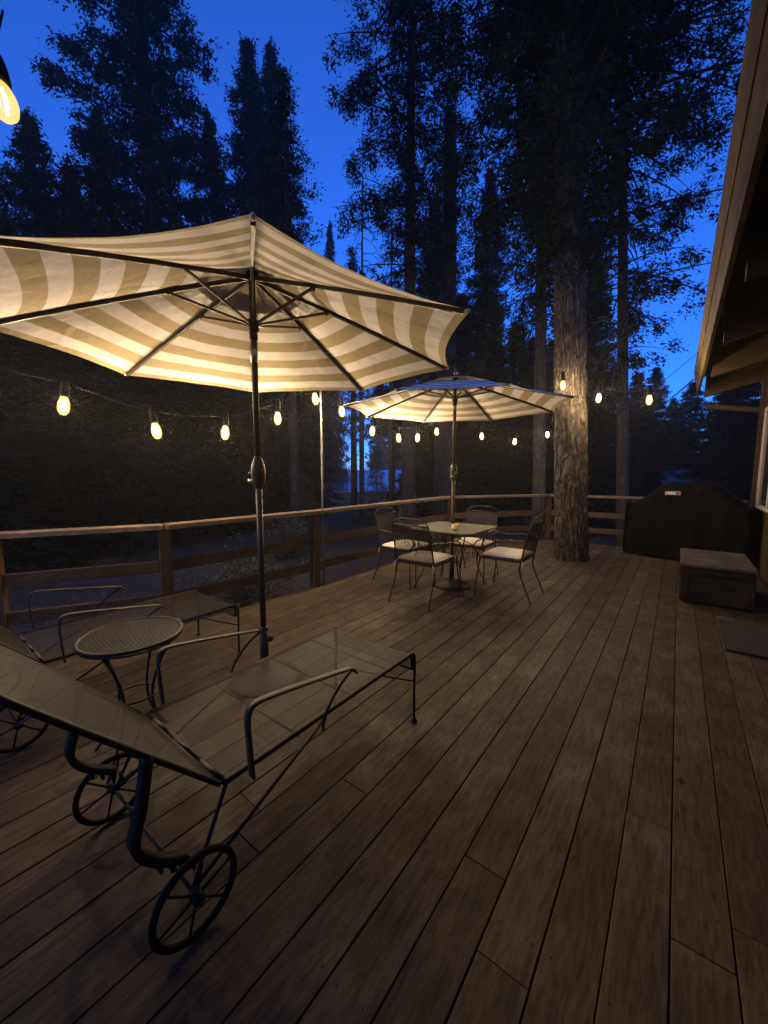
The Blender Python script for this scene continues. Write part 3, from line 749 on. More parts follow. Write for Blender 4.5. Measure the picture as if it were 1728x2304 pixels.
# candle on the table
cd = empty('candle_holder', (-2.0, 3.98, tz), 0, 'small faceted amber glass candle holder standing on the dining table', 'candle holder')
gm2, gnt, gb = mat('amber_cut_glass'); gb.inputs['Base Color'].default_value = (.75, .52, .16, 1); gb.inputs['Roughness'].default_value = .18
gb.inputs['Emission Color'].default_value = (1, .6, .15, 1); gb.inputs['Emission Strength'].default_value = .12  # faint self-glow stands in for light reflected by the glass
cb = MB().lathe([(.026, .0), (.036, .012), (.04, .03), (.038, .048), (.043, .058), (.039, .058), (.034, .046), (.035, .03), (.03, .014), (0, .012)], 10); cb.build('glass_cup', gm2, cd)
MB().lathe([(.0, .013), (.024, .013), (.024, .038), (0, .04)], 14).build('candle', M['cushion'], cd, True)

# ================================================================== dining chairs
def chair(loc, rz0, label):
    c = empty('dining_chair', loc, rz0, label, 'chair', 'metal mesh dining chairs round the table')
    f = MB(); f.tube([(-.235, -.185, .42), (.235, -.185, .42), (.245, .25, .425), (-.245, .25, .425)], .009, 8, closed=True)
    fr_ = f.build('seat_frame', M['iron'], c, True)
    sheet('seat_mesh', lambda u, v: ((2 * u - 1) * .238, -.185 + v * .435, .426), 8, 8, lambda u, v: (u * .48, v * .44), M['mesh_dark'], fr_)
    # back uprights + arch
    b = MB(); P = []
    up = [(-.232, -.185, .42), (-.228, -.215, .58), (-.222, -.255, .74), (-.214, -.29, .85)]
    b.tube(bez(up, 6), .0085, 8); b.tube(bez([(-x, y, z) for x, y, z in up], 6), .0085, 8)
    b.tube(bez([(-.214, -.29, .85), (-.17, -.297, .878), (-.09, -.302, .90), (0, -.303, .905), (.09, -.302, .90), (.17, -.297, .878), (.214, -.29, .85)], 5), .007, 8)
    b.tube([(-.216, -.283, .835), (.216, -.283, .835)], .006, 8)
    # leaf ornament in the middle of the back
    b.tube(bez([(-.03, -.24, .64), (-.01, -.235, .60), (-.035, -.228, .56), (-.06, -.225, .52)], 5), .004, 6)
    b.tube(bez([(.045, -.245, .66), (.03, -.238, .61), (.05, -.23, .57), (.03, -.222, .51)], 5), .004, 6)
    bf = b.build('back_frame', M['iron'], c, True)
    def bfn(u, v):
        z = .43 + v * .405; t = v; y = -.187 - .055 * t - .043 * t * t - .014 * math.sin(math.pi * u)
        return ((2 * u - 1) * (.232 - .016 * v), y, z)
    sheet('back_mesh', bfn, 12, 14, lambda u, v: (u * .46, v * .41), M['mesh_dark'], bf)
    for s in (-1, 1):
        MB().tube(bez([(s * .232, -.185, .42), (s * .233, -.175, .33), (s * .236, -.215, .20), (s * .240, -.27, .08), (s * .243, -.30, .0)], 7), .0075, 8).lathe([(0, 0), (.014, 0), (.014, .008), (.006, .012)], 10, (s * .243, -.30, 0)).build('leg', M['iron'], c, True)
        l_ = MB(); l_.tube(bez([(s * .285, .30, .0), (s * .28, .285, .18), (s * .262, .262, .38), (s * .258, .262, .44), (s * .275, .33, .53), (s * .272, .30, .60), (s * .265, .25, .625)], 7), .0072, 8)
        l_.lathe([(0, 0), (.014, 0), (.014, .008), (.006, .012)], 10, (s * .285, .30, 0))
        l_.build('leg', M['iron'], c, True)
        a_ = MB(); a_.ribbon(bez([(s * .226, -.235, .655), (s * .255, -.12, .652), (s * .275, .02, .64), (s * .278, .14, .632), (s * .272, .25, .638), (s * .268, .30, .655), (s * .266, .325, .64)], 7), (1, 0, 0), .024, .006)
        ao = a_.build('armrest', M['bronze'], c, True)
        sc_ = MB(); q = []
        for k in range(22):
            t = k / 21 * 1.9 * math.pi; r0 = .04 * (1 - k / 21 * .7); q.append((s * .268, .235 + r0 * math.cos(t + 2.2), .535 + r0 * math.sin(t + 2.2)))
        sc_.tube(q, .0045, 6); sc_.build('arm_scroll', M['iron'], ao, True)
    # cushion
    cu = MB(); nu, nv = 20, 20
    def cf(sgn):
        def fn(u, v):
            x, y = 2 * u - 1, 2 * v - 1
            ex = (1 - abs(x) ** 6) ** .5; ey = (1 - abs(y) ** 6) ** .5
            k = ex * ey
            rx = (1 - .05 * abs(y) ** 8)
            return (x * .235 * rx, .035 + y * .225 * (1 - .05 * abs(x) ** 8), .455 + sgn * (.027 * k) + .008 * (1 - x * x) * (1 - y * y) * sgn + (.003 * mnoise.noise(Vector((x * 2, y * 2, sgn + loc[0])))))
        return fn
    cu.grid(cf(1), nu, nv); b2 = MB().grid(cf(-1), nu, nv); b2.f = [tuple(reversed(q)) for q in b2.f]; cu.add(b2.v, b2.f)
    cuo = cu.build('cushion', M['cushion'], c, True)
    for s in (-1, 1):
        t_ = MB(); t_.tube([(s * .22, -.185, .44), (s * .245, -.20, .41), (s * .235, -.215, .36)], .003, 5); t_.tube([(s * .22, -.185, .44), (s * .23, -.205, .42), (s * .25, -.195, .375)], .003, 5)
        t_.build('cushion_tie', M['cushion'], cuo, True)
    return c
c1 = chair((-2.13, 3.52, 0), 0, 'mesh dining chair with its back to the viewer at the near side of the table')
def chair_copy(loc, rz0, label):
    c = copy_tree(c1); c.location = loc; c.rotation_euler = (0, 0, rz0); c['label'] = label; return c
chair_copy((-2.73, 4.01, 0), R(-90), 'mesh dining chair on the railing side of the table, partly behind another chair back')
chair_copy((-1.45, 4.29, 0), R(90), 'mesh dining chair on the house side of the table, seen from the side')
chair_copy((-2.11, 4.73, 0), R(180), 'mesh dining chair on the far side of the table facing the viewer')

# ================================================================== string lights
BULBS = 0
def bulb_proto():
    BS = 1.3
    s = MB().lathe([(.0, .078), (.010, .078), (.014, .07), (.0175, .045), (.0185, .012), (.0165, .0), (.0, .0)], 14).build('socket', M['socketm'], None, True)
    g = MB().lathe([(.012, .0), (.016, -.008), (.0215, -.028), (.0225, -.045), (.0195, -.062), (.011, -.075), (.0, -.078)], 16).build('bulb', M['globe'], s, True)
    f = MB()
    for k in range(3):
        a = k * 2.1; f.tube([(.006 * math.cos(a), .006 * math.sin(a), -.014), (.0085 * math.cos(a + .5), .0085 * math.sin(a + .5), -.056)], .0022, 5)
    f.build('filament', M['filament'], g)
    for q in (s, g, *g.children):
        q.data.transform(Matrix.Scale(BS, 4))
    return s
proto = [None]
def string_light(label, cable_pts, bulbs, r=.0035):
    o = empty('string_light', cable_pts[0], 0, label, 'string lights', 'warm bulb string lights over the deck')
    off = Vector(cable_pts[0])
    MB().tube([Vector(p) - off for p in cable_pts], r, 6).build('cable', M['cable'], o, True)
    for (p, top, tilt) in bulbs:
        if proto[0] is None: s = proto[0] = bulb_proto(); s.parent = o
        else:
            s = copy_tree(proto[0], o)
        s.location = Vector(p) - off; s.rotation_euler = tilt; k_ = 1.0 if r > .005 else 1.25; s.scale = (k_,) * 3  # bulbs farther off are oversized to stand in for their glow
        d = Vector(top) - off; e = s.location + Matrix.Rotation(tilt[1], 3, 'Y') @ (Matrix.Rotation(0, 3, 'X') @ Vector((0, 0, .1 * k_)))
        MB().tube([e, (e + d) / 2 + Vector((.004, 0, 0)), d], .0028, 5).build('drop_wire', M['cable'], o, True)
    return o
def swag(pts, ends, label):
    """pts = bulb centres; cable passes .13 above"""
    P = [ends[0]] + [(x, y, z + .135) for x, y, z in pts] + [ends[1]]
    cab = bez(P, 6)
    string_light(label, cab, [((x, y, z + .04), (x, y, z + .135), (R(random.Random(i).uniform(-9, 9)), R(random.Random(i + 9).uniform(-9, 9)), 0)) for i, (x, y, z) in enumerate(pts)])
swag([(-3.62, .26, 1.96), (-3.50, .87, 1.86), (-3.42, 1.426, 1.727), (-3.36, 2.01, 1.753), (-3.32, 2.573, 1.937), (-3.29, 3.06, 2.20)], [(-3.95, -.9, 2.35), (-3.40, 3.14, 2.36)], 'string of warm bulbs sagging above the left railing up to the thin pole')
swag([(-3.28, 3.48, 2.115), (-3.28, 4.08, 1.93), (-3.28, 4.67, 1.88), (-3.28, 5.2, 1.917), (-3.28, 5.79, 2.057)], [(-3.40, 3.14, 2.36), (-3.37, 6.38, 2.32)], 'string of five warm bulbs sagging between the thin pole and the far umbrella pole')
swag([(-2.94, 6.86, 2.04), (-2.52, 7.45, 1.957), (-2.10, 8.07, 2.11)], [(-3.37, 6.38, 2.32), (-1.55, 6.75, 2.70)], 'string of three warm bulbs hanging left of the big tree trunk')
swag([(-1.40, 6.08, 2.62), (-.95, 6.2, 2.41), (-.37, 6.25, 2.33)], [(-1.60, 6.40, 2.78), (.10, 6.4, 2.86)], 'string of three warm bulbs from the big tree trunk across to the house eave')
# the near string, top left: one big bulb close to the viewer
string_light('single warm bulb on a black cable hanging close to the viewer at the upper left',
             bez([(.10, -.55, 2.85), (-.55, -.05, 2.62), (-1.30, .30, 2.68), (-1.42, .297, 2.60), (-1.45, .25, 2.47), (-1.62, .08, 2.38), (-2.6, -.45, 2.12), (-3.95, -.9, 2.35)], 8),
             [((-1.402, .273, 2.33), (-1.425, .297, 2.53), (R(0), R(-22), 0))], .007)
for o_ in bpy.data.objects['string_light.004'].children_recursive:
    if o_.name.startswith('filament'): o_.data = o_.data.copy(); o_.data.materials[0] = M['filament_dim']
    if o_.name.startswith('bulb.') or o_.name == 'bulb': o_.data = o_.data.copy(); o_.data.materials[0] = M['globe_dim']
# thin poles that carry the strings
def thin_pole(x, y, label):
    p = empty('light_pole', (x, y, 0), 0, label, 'pole', 'thin metal poles carrying the string lights')
    MB().tube([(0, 0, -.2), (0, 0, 2.38)], .011, 10).build('pole', M['galv'], p, True)
    MB().tube(bez([(0, 0, 2.36), (.0, 0, 2.41), (.03, 0, 2.42), (.04, 0, 2.38)], 4), .004, 6).build('hook', M['galv'], p, True)
    return p
thin_pole(-3.40 + .06, 3.20, 'thin metal pole fixed to the railing post behind the near umbrella')
thin_pole(-3.37 + .07, 6.44, 'thin metal pole at the railing corner behind the far umbrella')

# ================================================================== trees
def foliage(rng, H, Rad, base, prof, nw, per, dens, leaf, lw, droop, up, ksp=.35, flat=1.0, hang=.25, gap=0.0, blades=3, spread=None, core=0):
    """returns leaf quads (V,F) and branch polylines"""
    P = []; D = []; Lh = []; br = []
    zs = base + (H - base) * (np.linspace(0, 1, nw) ** .92)
    for z in zs:
        fr = (z - base) / (H - base); rad = Rad * prof(fr)
        n = max(3, int(per * (.5 + .5 * min(1, rad / Rad + .3))))
        a0 = rng.uniform(0, 6.28)
        for k in range(n):
            if rng.random() < gap: continue
            a = a0 + 6.283 * k / n + rng.uniform(-.3, .3); L = max(.15, rad * rng.uniform(.62, 1.12))
            zz = z + rng.uniform(-.5, .5) * (H - base) / nw
            slope = up * (fr - .35) + rng.uniform(-.12, .12); dr = droop * rng.uniform(.6, 1.3)
            ca, sa = math.cos(a), math.sin(a)
            n_c = max(5, int(L * dens)); t = rng.uniform(.05, 1.0, n_c) ** .85
            sd = rng.uniform(-1, 1, n_c) * (L * ksp * (1.05 - t) + .06)
            px = ca * L * t - sa * sd; py = sa * L * t + ca * sd
            pz = zz + slope * L * t - dr * L * t * t - np.abs(sd) * .25 - rng.uniform(0, hang, n_c) * flat * (.4 + t)
            P.append(np.stack([px, py, pz], 1))
            sg = np.sign(sd)
            D.append(np.stack([ca * .8 - sa * sg * .7, sa * .8 + ca * sg * .7, np.full(n_c, -.5 + slope * .5)], 1))
            br.append([(ca * L * q, sa * L * q, zz + slope * L * q - dr * L * q * q) for q in (0, .35, .7, .97)])
    P = np.concatenate(P); D = np.concatenate(D); P0 = P
    P = np.repeat(P, blades, 0); D = np.repeat(D, blades, 0); n = len(P)
    D = D + rng.normal(0, .6, (n, 3)); D /= np.linalg.norm(D, axis=1)[:, None]
    P = P + rng.normal(0, leaf * .25 if spread is None else spread, (n, 3)) * (1, 1, .75)
    W = np.cross(D, rng.normal(0, 1, (n, 3))); W /= np.linalg.norm(W, axis=1)[:, None] + 1e-9
    ln = leaf * rng.uniform(.55, 1.35, n)[:, None]; wd = lw * rng.uniform(.6, 1.3, n)[:, None]
    V = np.stack([P, P + D * ln * .45 + W * wd * .5, P + D * ln, P + D * ln * .45 - W * wd * .5], 1).reshape(-1, 3)
    if core > 0:       # tight inner tufts that make each clump opaque
        core = core * .36; Pc = np.repeat(P0, 16, 0); m = len(Pc); Pc = Pc + rng.normal(0, core * 1.05, (m, 3)); a_ = rng.normal(0, 1, (m, 3)); a_ /= np.linalg.norm(a_, axis=1)[:, None]
        b_ = np.cross(a_, rng.normal(0, 1, (m, 3))); b_ /= np.linalg.norm(b_, axis=1)[:, None]; q = core * rng.uniform(.5, 1.1, (m, 1)); q2 = core * rng.uniform(.18, .5, (m, 1))
        Vc = np.stack([Pc - a_ * q, Pc + b_ * q2, Pc + a_ * q, Pc - b_ * q2], 1).reshape(-1, 3); V = np.concatenate([V, Vc])
    F = np.arange(len(V), dtype=np.int32).reshape(-1, 4)
    return V, F, br
def trunk_mb(pts, radii, n=12):
    return MB().tube(pts, radii, n)
def cone(fr): return (1 - fr) ** .85 * (.35 + .65 * min(1, (fr + .08) * 6)) if fr < 1 else 0
def colm(fr): return min(1, (1 - fr) * 2.0) ** .8 * (.75 + .25 * min(1, fr * 5))
def conifer(seed, H, Rad, base, prof=cone, nw=46, per=8, dens=11, leaf=.34, lw=.10, droop=.18, up=.55, gap=0.0, name='fir_tree', mt='foliage', tr=.012, hang=.25, branches=True, blades=3, ksp=.35, lean=(0, 0), spread=None, core=0):
    rng = np.random.default_rng(seed); t = empty(name)
    V, F, br = foliage(rng, H, Rad, base, prof, nw, per, dens, leaf, lw, droop, up, gap=gap, hang=hang, blades=blades, ksp=ksp, spread=spread, core=core)
    if lean != (0, 0):
        V[:, 0] += lean[0] * V[:, 2]; V[:, 1] += lean[1] * V[:, 2]
    r0 = H * tr
    tk = trunk_mb([(lean[0] * z, lean[1] * z, z) for z in (-2.5, 0, H * .3, H * .6, H * .95)], [r0 * 1.25, r0 * 1.05, r0 * .8, r0 * .5, r0 * .08], 10)
    if branches:
        for b in br[:: (1 if len(br) < 400 else 2)]:
            L = math.dist(b[0], b[-1]); tk.tube([(p[0] + lean[0] * p[2], p[1] + lean[1] * p[2], p[2]) for p in b], [max(.008, L * .016), L * .011, L * .007, .004], 3, cap=False)
    tk.build('trunk', M['bark_far'], t, True)
    npmesh('crown', V, F, M[mt], t)
    return t
def put(t, x, y, rz0=0, s=(1, 1, 1), label=None, group=None, cat='tree'):
    t.location = (x, y, gz(x, y)); t.rotation_euler = (0, 0, rz0); t.scale = s; tag(t, label, cat, group); return t

# five builds of dense fir, each unit ~18 m tall with 3 m skirt radius
tip = lambda e: (lambda f: min((1 - f) * 3.1, .97 * (1 - f) ** e) if f < 1 else 0)
FK = dict(leaf=.17, lw=.075, blades=16, spread=.13, core=.24)
F1 = conifer(11, 18, 3.3, .6, nw=44, per=9, dens=6, ksp=.26, prof=tip(.55), up=.5, **FK)
F2 = conifer(12, 18, 2.9, .5, nw=40, per=9, dens=6, ksp=.26, droop=.28, prof=tip(.6), up=.4, **FK)
F3 = conifer(13, 18, 3.0, .6, nw=46, per=8, dens=6.5, ksp=.26, prof=tip(.5), up=.7, **FK)
F5 = conifer(15, 18, 2.8, 7.5, nw=26, per=7, dens=6, ksp=.26, gap=.15, **FK)
F4 = conifer(14, 42, 7.2, 1.5, nw=54, per=8, dens=2.6, gap=.16, droop=.2, up=.9, ksp=.15, leaf=.21, lw=.09, blades=30, spread=.24, core=.44, prof=lambda f: ((1 - f) ** .78 * .98 * (1 + .2 * math.sin(f * 55)) if f < 1 else 0))
used = set()
def plant(src, x, y, top, wr, rz0, label, group=None, name=None):
    """place a fir of given total top height and radius factor"""
    if src.name not in used: used.add(src.name); t = src
    else: t = copy_tree(src)
    g = gz(x, y); s = (top - g) / (42.0 if src is F4 else 18.0)
    return put(t, x, y, rz0, (wr, wr, s), label, group)
LIST = [
 (F4, -24.3, 10.7, 41.0, 1.0, .4, 'very tall dark fir rising out of the top of the frame above the near umbrella'),
 (F1, -23.4, 5.4, 16.6, .95, 1.0, 'dark fir behind the near hanging bulb at the left edge'),
 (F2, -21.7, 7.4, 17.2, .85, 2.0, 'narrow fir against the left flank of the very tall fir'),
 (F3, -20.2, 5.8, 13.3, .9, 3.0, 'shorter fir between the left edge fir and the very tall fir'),
 (F2, -23.3, 13.7, 22.0, .95, 4.0, 'fir filling the gap between the very tall fir and the twin tops'),
 (F3, -22.8, 16.2, 27.3, 1.2, 5.0, 'left one of the twin topped pair of firs above the near umbrella'),
 (F1, -22.9, 18.0, 28.7, 1.1, .7, 'right one of the twin topped pair of firs above the near umbrella'),
 (F2, -31.6, 32.0, 27.5, .8, 1.3, 'small distant fir top just right of the twin topped pair'),
 (F3, -12.1, 20.8, 16.6, .95, 2.2, 'dense fir just right of the tall ragged trunk'),
 (F1, -8.6, 20.3, 16.5, .66, 2.9, 'fir standing in the gap left of the giant trunk'),
 (F1, -1.5, 30.0, 7.7, .62, 3.6, 'small fir with pointed top under the right hand bulbs'),
 (F2, -.7, 42.0, 7.4, .8, 4.3, 'distant fir beside the gap of low sky on the right'),
 (F1, .4, 32.0, 6.9, .75, 5.2, 'pointed fir left of the roof corner, right of the low sky gap'),
]
for (s, x, y, h, wr, a, lb) in LIST: plant(s, x, y, h, wr, a, lb)
FILL = [(-23.1, 19.1, 16.3), (-24.2, 21.6, 15.2), (-15.8, 21.9, 12.6), (-11.9, 24.2, 12.7), (-6.5, 18.9, 8.2), (-7.2, 23.9, 9.0), (-4.7, 21.5, 8.6),
        (-3.1, 17.7, 9.5), (-2.2, 26.9, 6.8), (2.2, 28.0, 8.6), (4.0, 26.0, 9.5), (-19.8, 3.0, 12.6), (-14.7, 2.2, 7.6), (-16.2, 7.9, 9.6), (-13.2, 4.7, 6.6), (-17, 11.5, 9.5), (-18.5, 15.5, 10), (-16.5, -1.0, 11), (-12.5, .5, 6.5),
        (-14.2, 9.2, 6.2), (-26, 1, 14), (-28, 8, 15), (-28, 14, 16), (-30, 20, 15), (5.5, 30, 8.5), (8, 33, 11), (-5, 33, 9.5), (-9, 35, 12), (-13, 33, 12), (-2.5, 36, 7.2), (-17, 38, 12), (-38, 30, 16), (-34, 14, 15), (3, 45, 8), (-42, 54, 19), (-49, 48, 19), (-36, 60, 19), (-44, 62, 22), (-8, 48, 12), (-40, 10, 17), (-36, 2, 16)]
HIGH = {(-24.2, 21.6), (-15.8, 21.9), (-23.1, 19.1)}
rg = random.Random(8)
for i, (x, y, h) in enumerate(FILL):
    hi = (x, y) in HIGH
    t = copy_tree(F5 if hi else [F1, F2, F3][i % 3]); s = (h - gz(x, y)) / 18.0
    wr = min(1.1, (.6 + h / 32)) * rg.uniform(.85, 1.15)
    put(t, x, y, rg.uniform(0, 6.28), (wr, wr, s), 'dark fir crowded into the unlit forest mass beyond the railing', 'firs massed beyond the railing')

for o_ in (*F5.children, F5): bpy.data.objects.remove(o_)      # only its copies stand in the scene
# tall ragged pine, centre
def clumped(seed, H, Rad, base, **k): return conifer(seed, H, Rad, base, **k)
Hh = conifer(31, 25, 2.8, 9.4, prof=lambda f: (.72 + .3 * math.sin(f * 44 + 2.5) + .22 * min(1, f * 2)) * (1 if f < .8 else (1 - f) * 5), nw=26, per=6, dens=4.0, leaf=.13, lw=.036, droop=.16, up=.3, gap=.15, name='pine_tree', hang=.6, blades=48, ksp=.26, tr=.0105, spread=.15, core=.26)
put(Hh, -7.72, 11.65, 1.1, (1, 1, 1), 'tall ragged pine with straight dark trunk in the middle of the picture')
# tree behind the roof edge
L_ = conifer(32, 20, 3.2, 4.9, prof=lambda f: (float(np.interp(f, [0, .08, .2, .4, .8, 1], [.3, .55, .68, 1, 1, .05]))), nw=26, per=7, dens=4.4, leaf=.10, lw=.028, droop=.22, up=.3, gap=.1, name='pine_tree', hang=.5, blades=50, ksp=.2, tr=.0068, lean=(-.055, 0), spread=.12, core=.20)
put(L_, -.95, 10.9, .0, (1, 1, 1), 'tall pine behind the right hand bulbs with branches reaching the roof edge')
K2 = conifer(33, 18, 1.6, 5.8, prof=lambda f: .95 if f < .8 else (1 - f) * 4.7, nw=26, per=7, dens=4.4, leaf=.10, lw=.028, droop=.3, up=.2, gap=.08, name='pine_tree', hang=.5, blades=48, ksp=.22, tr=.009, lean=(-.03, 0), spread=.12, core=.20)
put(K2, -2.62, 9.75, 0, (1, 1, 1), 'dark trunk pine directly behind and left of the giant deck tree')
# giant tree through the deck
giant = empty('giant_fir', (-1.27, 6.60, 0), 0, 'giant fir with deeply furrowed bark growing up through the deck', 'tree')
def giant_trunk():
    nz, na = 420, 110; Zs = np.concatenate([np.linspace(-.6, 5.2, nz), np.linspace(5.4, 22, 30)]); V = []
    for z in Zs:
        r0 = .232 * (1 - .028 * z) if z > 0 else .232
        r0 = max(.05, r0) + .022 * math.exp(-max(0, z) / .16)
        cx, cy = -.058 * z * .9, -.004 * z
        for k in range(na):
            a = 2 * math.pi * k / na; x, y = math.cos(a), math.sin(a)
            if z < 5.3:
                q = Vector((x * 2.3, y * 2.3, z * .95)); wv = mnoise.noise_vector(q * 1.6) * .38
                d, _ = mnoise.voronoi(q * 1.9 + wv); e = min(1, (d[1] - d[0]) * 2.6)
                g = (e ** .6) * .046 - .03 + .006 * mnoise.noise(q * 9)
            else: g = 0
            V.append((cx + x * (r0 + g), cy + y * (r0 + g), z))
    n = len(Zs); I = np.arange(n * na).reshape(n, na); J = np.roll(I, -1, 1)
    F = np.stack([I[:-1], J[:-1], J[1:], I[1:]], -1).reshape(-1, 4)
    npmesh('trunk', np.array(V), F, M['bark'], giant, True)
giant_trunk()
rng = np.random.default_rng(51)
V, F, br = foliage(rng, 22, 2.1, 4.9, lambda f: (.35 + .75 * min(1, f * 6)) if f < .7 else (1 - f) * 3.2, 44, 10, 5.4, .08, .020, .25, .1, ksp=.25, hang=.5, gap=.03, blades=48, spread=.10, core=.17)
V[:, 0] -= .052 * V[:, 2]
npmesh('crown', V, F, M['foliage'], giant)
bm_ = MB()
for b in br:
    Lb = math.dist(b[0], b[-1]); bm_.tube([(p[0] - .052 * p[2], p[1], p[2]) for p in b], [max(.012, Lb * .018), Lb * .012, Lb * .008, .004], 4, cap=False)
bm_.build('branches', M['bark_far'], giant, True)
# bare dead twigs low on the pine, caught by the bulb light
def twigs(parent, org, dirs, L, n, seed, mt):
    r_ = random.Random(seed); mb = MB()
    for k in range(n):
        d = Vector(dirs) + Vector((r_.uniform(-.5, .5), r_.uniform(-.5, .5), r_.uniform(-.4, .4))); d.normalize()
        p = Vector(org) + Vector((r_.uniform(-.1, .1), r_.uniform(-.1, .1), r_.uniform(-.5, .5))); pts = [p.copy()]; l = L * r_.uniform(.5, 1)
        for i in range(6):
            d = nrm(d + Vector((r_.uniform(-.2, .2), r_.uniform(-.2, .2), r_.uniform(-.22, .1)))); p = p + d * l / 6; pts.append(p.copy())
            if i > 0:
                for _ in range(2):
                    e = nrm(d + Vector((r_.uniform(-1, 1), r_.uniform(-1, 1), r_.uniform(-1, .4)))); mb.tube([p, p + e * l * .12, p + nrm(e + Vector((0, 0, -.4))) * l * .22], [.003, .0022, .0012], 3, cap=False)
        mb.tube(pts, [.009 * (1 - .13 * i) for i in range(7)], 4, cap=False)
    return mb.build('dead_branches', mt, parent, True)
twigs(L_, (-.28, -.2, 5.6), (-.25, -1, -.55), 3.6, 9, 3, M['twig'])
twigs(L_, (-.3, -.2, 8.2), (-.6, -.8, -.2), 2.6, 6, 4, M['twig'])
# bare dead trees left of the ragged pine
def dead_tree(seed, H):
    t = empty('dead_tree'); r_ = random.Random(seed); mb = MB()
    mb.tube([(0, 0, -1.5), (0, 0, H * .4), (.05, 0, H * .75), (.1, .05, H)], [.10, .075, .045, .01], 7)
    mb.build('trunk', M['twig'], t, True); b = MB()
    for k in range(120):
        z = r_.uniform(2.5, H * .98); a = r_.uniform(0, 6.28); L = (.4 + 1.1 * (1 - z / H) ** .5) * r_.uniform(.5, 1.2) + .2
        p = Vector((.08 * z / H, 0, z)); d = Vector((math.cos(a), math.sin(a), .05)); pts = [p.copy()]
        for i in range(5):
            d = nrm(d + Vector((r_.uniform(-.2, .2), r_.uniform(-.2, .2), -.22))); p = p + d * L / 5; pts.append(p.copy())
            if i:
                e = nrm(d + Vector((r_.uniform(-1, 1), r_.uniform(-1, 1), r_.uniform(-1.2, .1)))); b.tube([p, p + e * L * .3], [.008, .004], 3, cap=False)
        b.tube(pts, [.022, .018, .014, .011, .009, .006], 3, cap=False)
    b.build('branches', M['twig'], t, True); return t
put(dead_tree(1, 17.2), -12.3, 14.5, 0, (1, 1, 1), 'bare dead tree, left one of the two thin ones above the near umbrella', 'bare dead trees')
put(dead_tree(2, 16.5), -11.8, 16.1, 0, (1, 1, 1), 'bare dead tree, right one of the two thin ones beside the ragged pine', 'bare dead trees')
# small open firs near the far houses
Y1 = conifer(61, 4.0, .75, .2, nw=22, per=6, dens=26, leaf=.14, lw=.04, droop=.1, up=.5, mt='foliage_b', name='young_fir', tr=.01)
put(Y1, -9.3, 11.8, 0, (1, 1, .85), 'young pale fir standing in front of the far pale roofed house')
Y2 = copy_tree(Y1); put(Y2, -9.9, 8.6, 2, (1.1, 1.1, .55), 'low young fir just beyond the railing near the thin pole')
# slim trunks in front of the far house
def slim(x, y, r, h, label, lean=0):
    t = empty('slim_trunk_tree'); tk = trunk_mb([(0, 0, -1), (lean * 3, 0, 3), (lean * h, 0, h)], [r * 1.1, r, r * .5], 9); tk.build('trunk', M['bark_far'], t, True)
    V, F, b = foliage(np.random.default_rng(int(h * 10)), h + 1.5, 1.3, h * .42, colm, 18, 6, 5, .12, .035, .25, .3, gap=.15, ksp=.26, hang=.4, blades=18, spread=.11, core=.16)
    npmesh('crown', V, F, M['foliage'], t); return put(t, x, y, 0, (1, 1, 1), label)
slim(-9.6, 8.0, .13, 12, 'slim dark trunk seen directly behind the thin light pole')
slim(-13.4, 15.1, .17, 12, 'slim dark trunk crossing the pale roof of the far house')
slim(-15.2, 17.8, .13, 12, 'thinner dark trunk just right of the one crossing the pale roof')
slim(-7.3, 13.6, .42, 15, 'very thick dark trunk between the bulbs left of the far umbrella pole')

# shrubs outside the railing
def shrub(seed, n, r, h):
    """loose many-stemmed bush: leafy sprays along arching stems of uneven length"""
    rng = np.random.default_rng(seed); t = empty('shrub'); s = MB(); rr = random.Random(seed); P = []; Dd = []
    for k in range(46):
        a_ = rr.uniform(0, 6.28); e = r * rr.uniform(.15, 1.15); hh = h * rr.uniform(.35, 1.1) * (1.1 - .5 * e / r); b0 = (rr.uniform(-.2, .2), rr.uniform(-.2, .2), -.1)
        pts = [Vector(b0), Vector((b0[0] + math.cos(a_) * e * .35, b0[1] + math.sin(a_) * e * .35, hh * .55)), Vector((b0[0] + math.cos(a_) * e, b0[1] + math.sin(a_) * e, hh))]
        s.tube(pts, [.010, .006, .003], 4)
        m = int(n / 46); tt_ = rng.uniform(.35, 1.05, m)[:, None]; A, B_, C_ = [np.array(p) for p in pts]
        q = (1 - tt_) ** 2 * A + 2 * tt_ * (1 - tt_) * B_ + tt_ ** 2 * C_; P.append(q + rng.normal(0, .05, (m, 3))); Dd.append(np.repeat((C_ - B_)[None], m, 0))
    P = np.concatenate(P); D = np.concatenate(Dd); D = D / (np.linalg.norm(D, axis=1)[:, None] + 1e-6) + rng.normal(0, .6, P.shape); D /= np.linalg.norm(D, axis=1)[:, None]
    W = np.cross(D, rng.normal(0, 1, P.shape)); W /= np.linalg.norm(W, axis=1)[:, None]; l = rng.uniform(.015, .06, len(P))[:, None]
    V = np.stack([P, P + D * l * .5 + W * l * .22, P + D * l, P + D * l * .5 - W * l * .22], 1).reshape(-1, 3)
    npmesh('leaves', V, np.arange(len(V), dtype=np.int32).reshape(-1, 4), M['shrub'], t)
    s.build('stems', M['twig'], t, True); return t
SH = shrub(5, 9000, .8, .95)
put(SH, -5.2, 3.3, 0, (1.1, 1.1, 1.0), 'leafy green shrub behind the railing left of the thin pole', None, 'shrub')
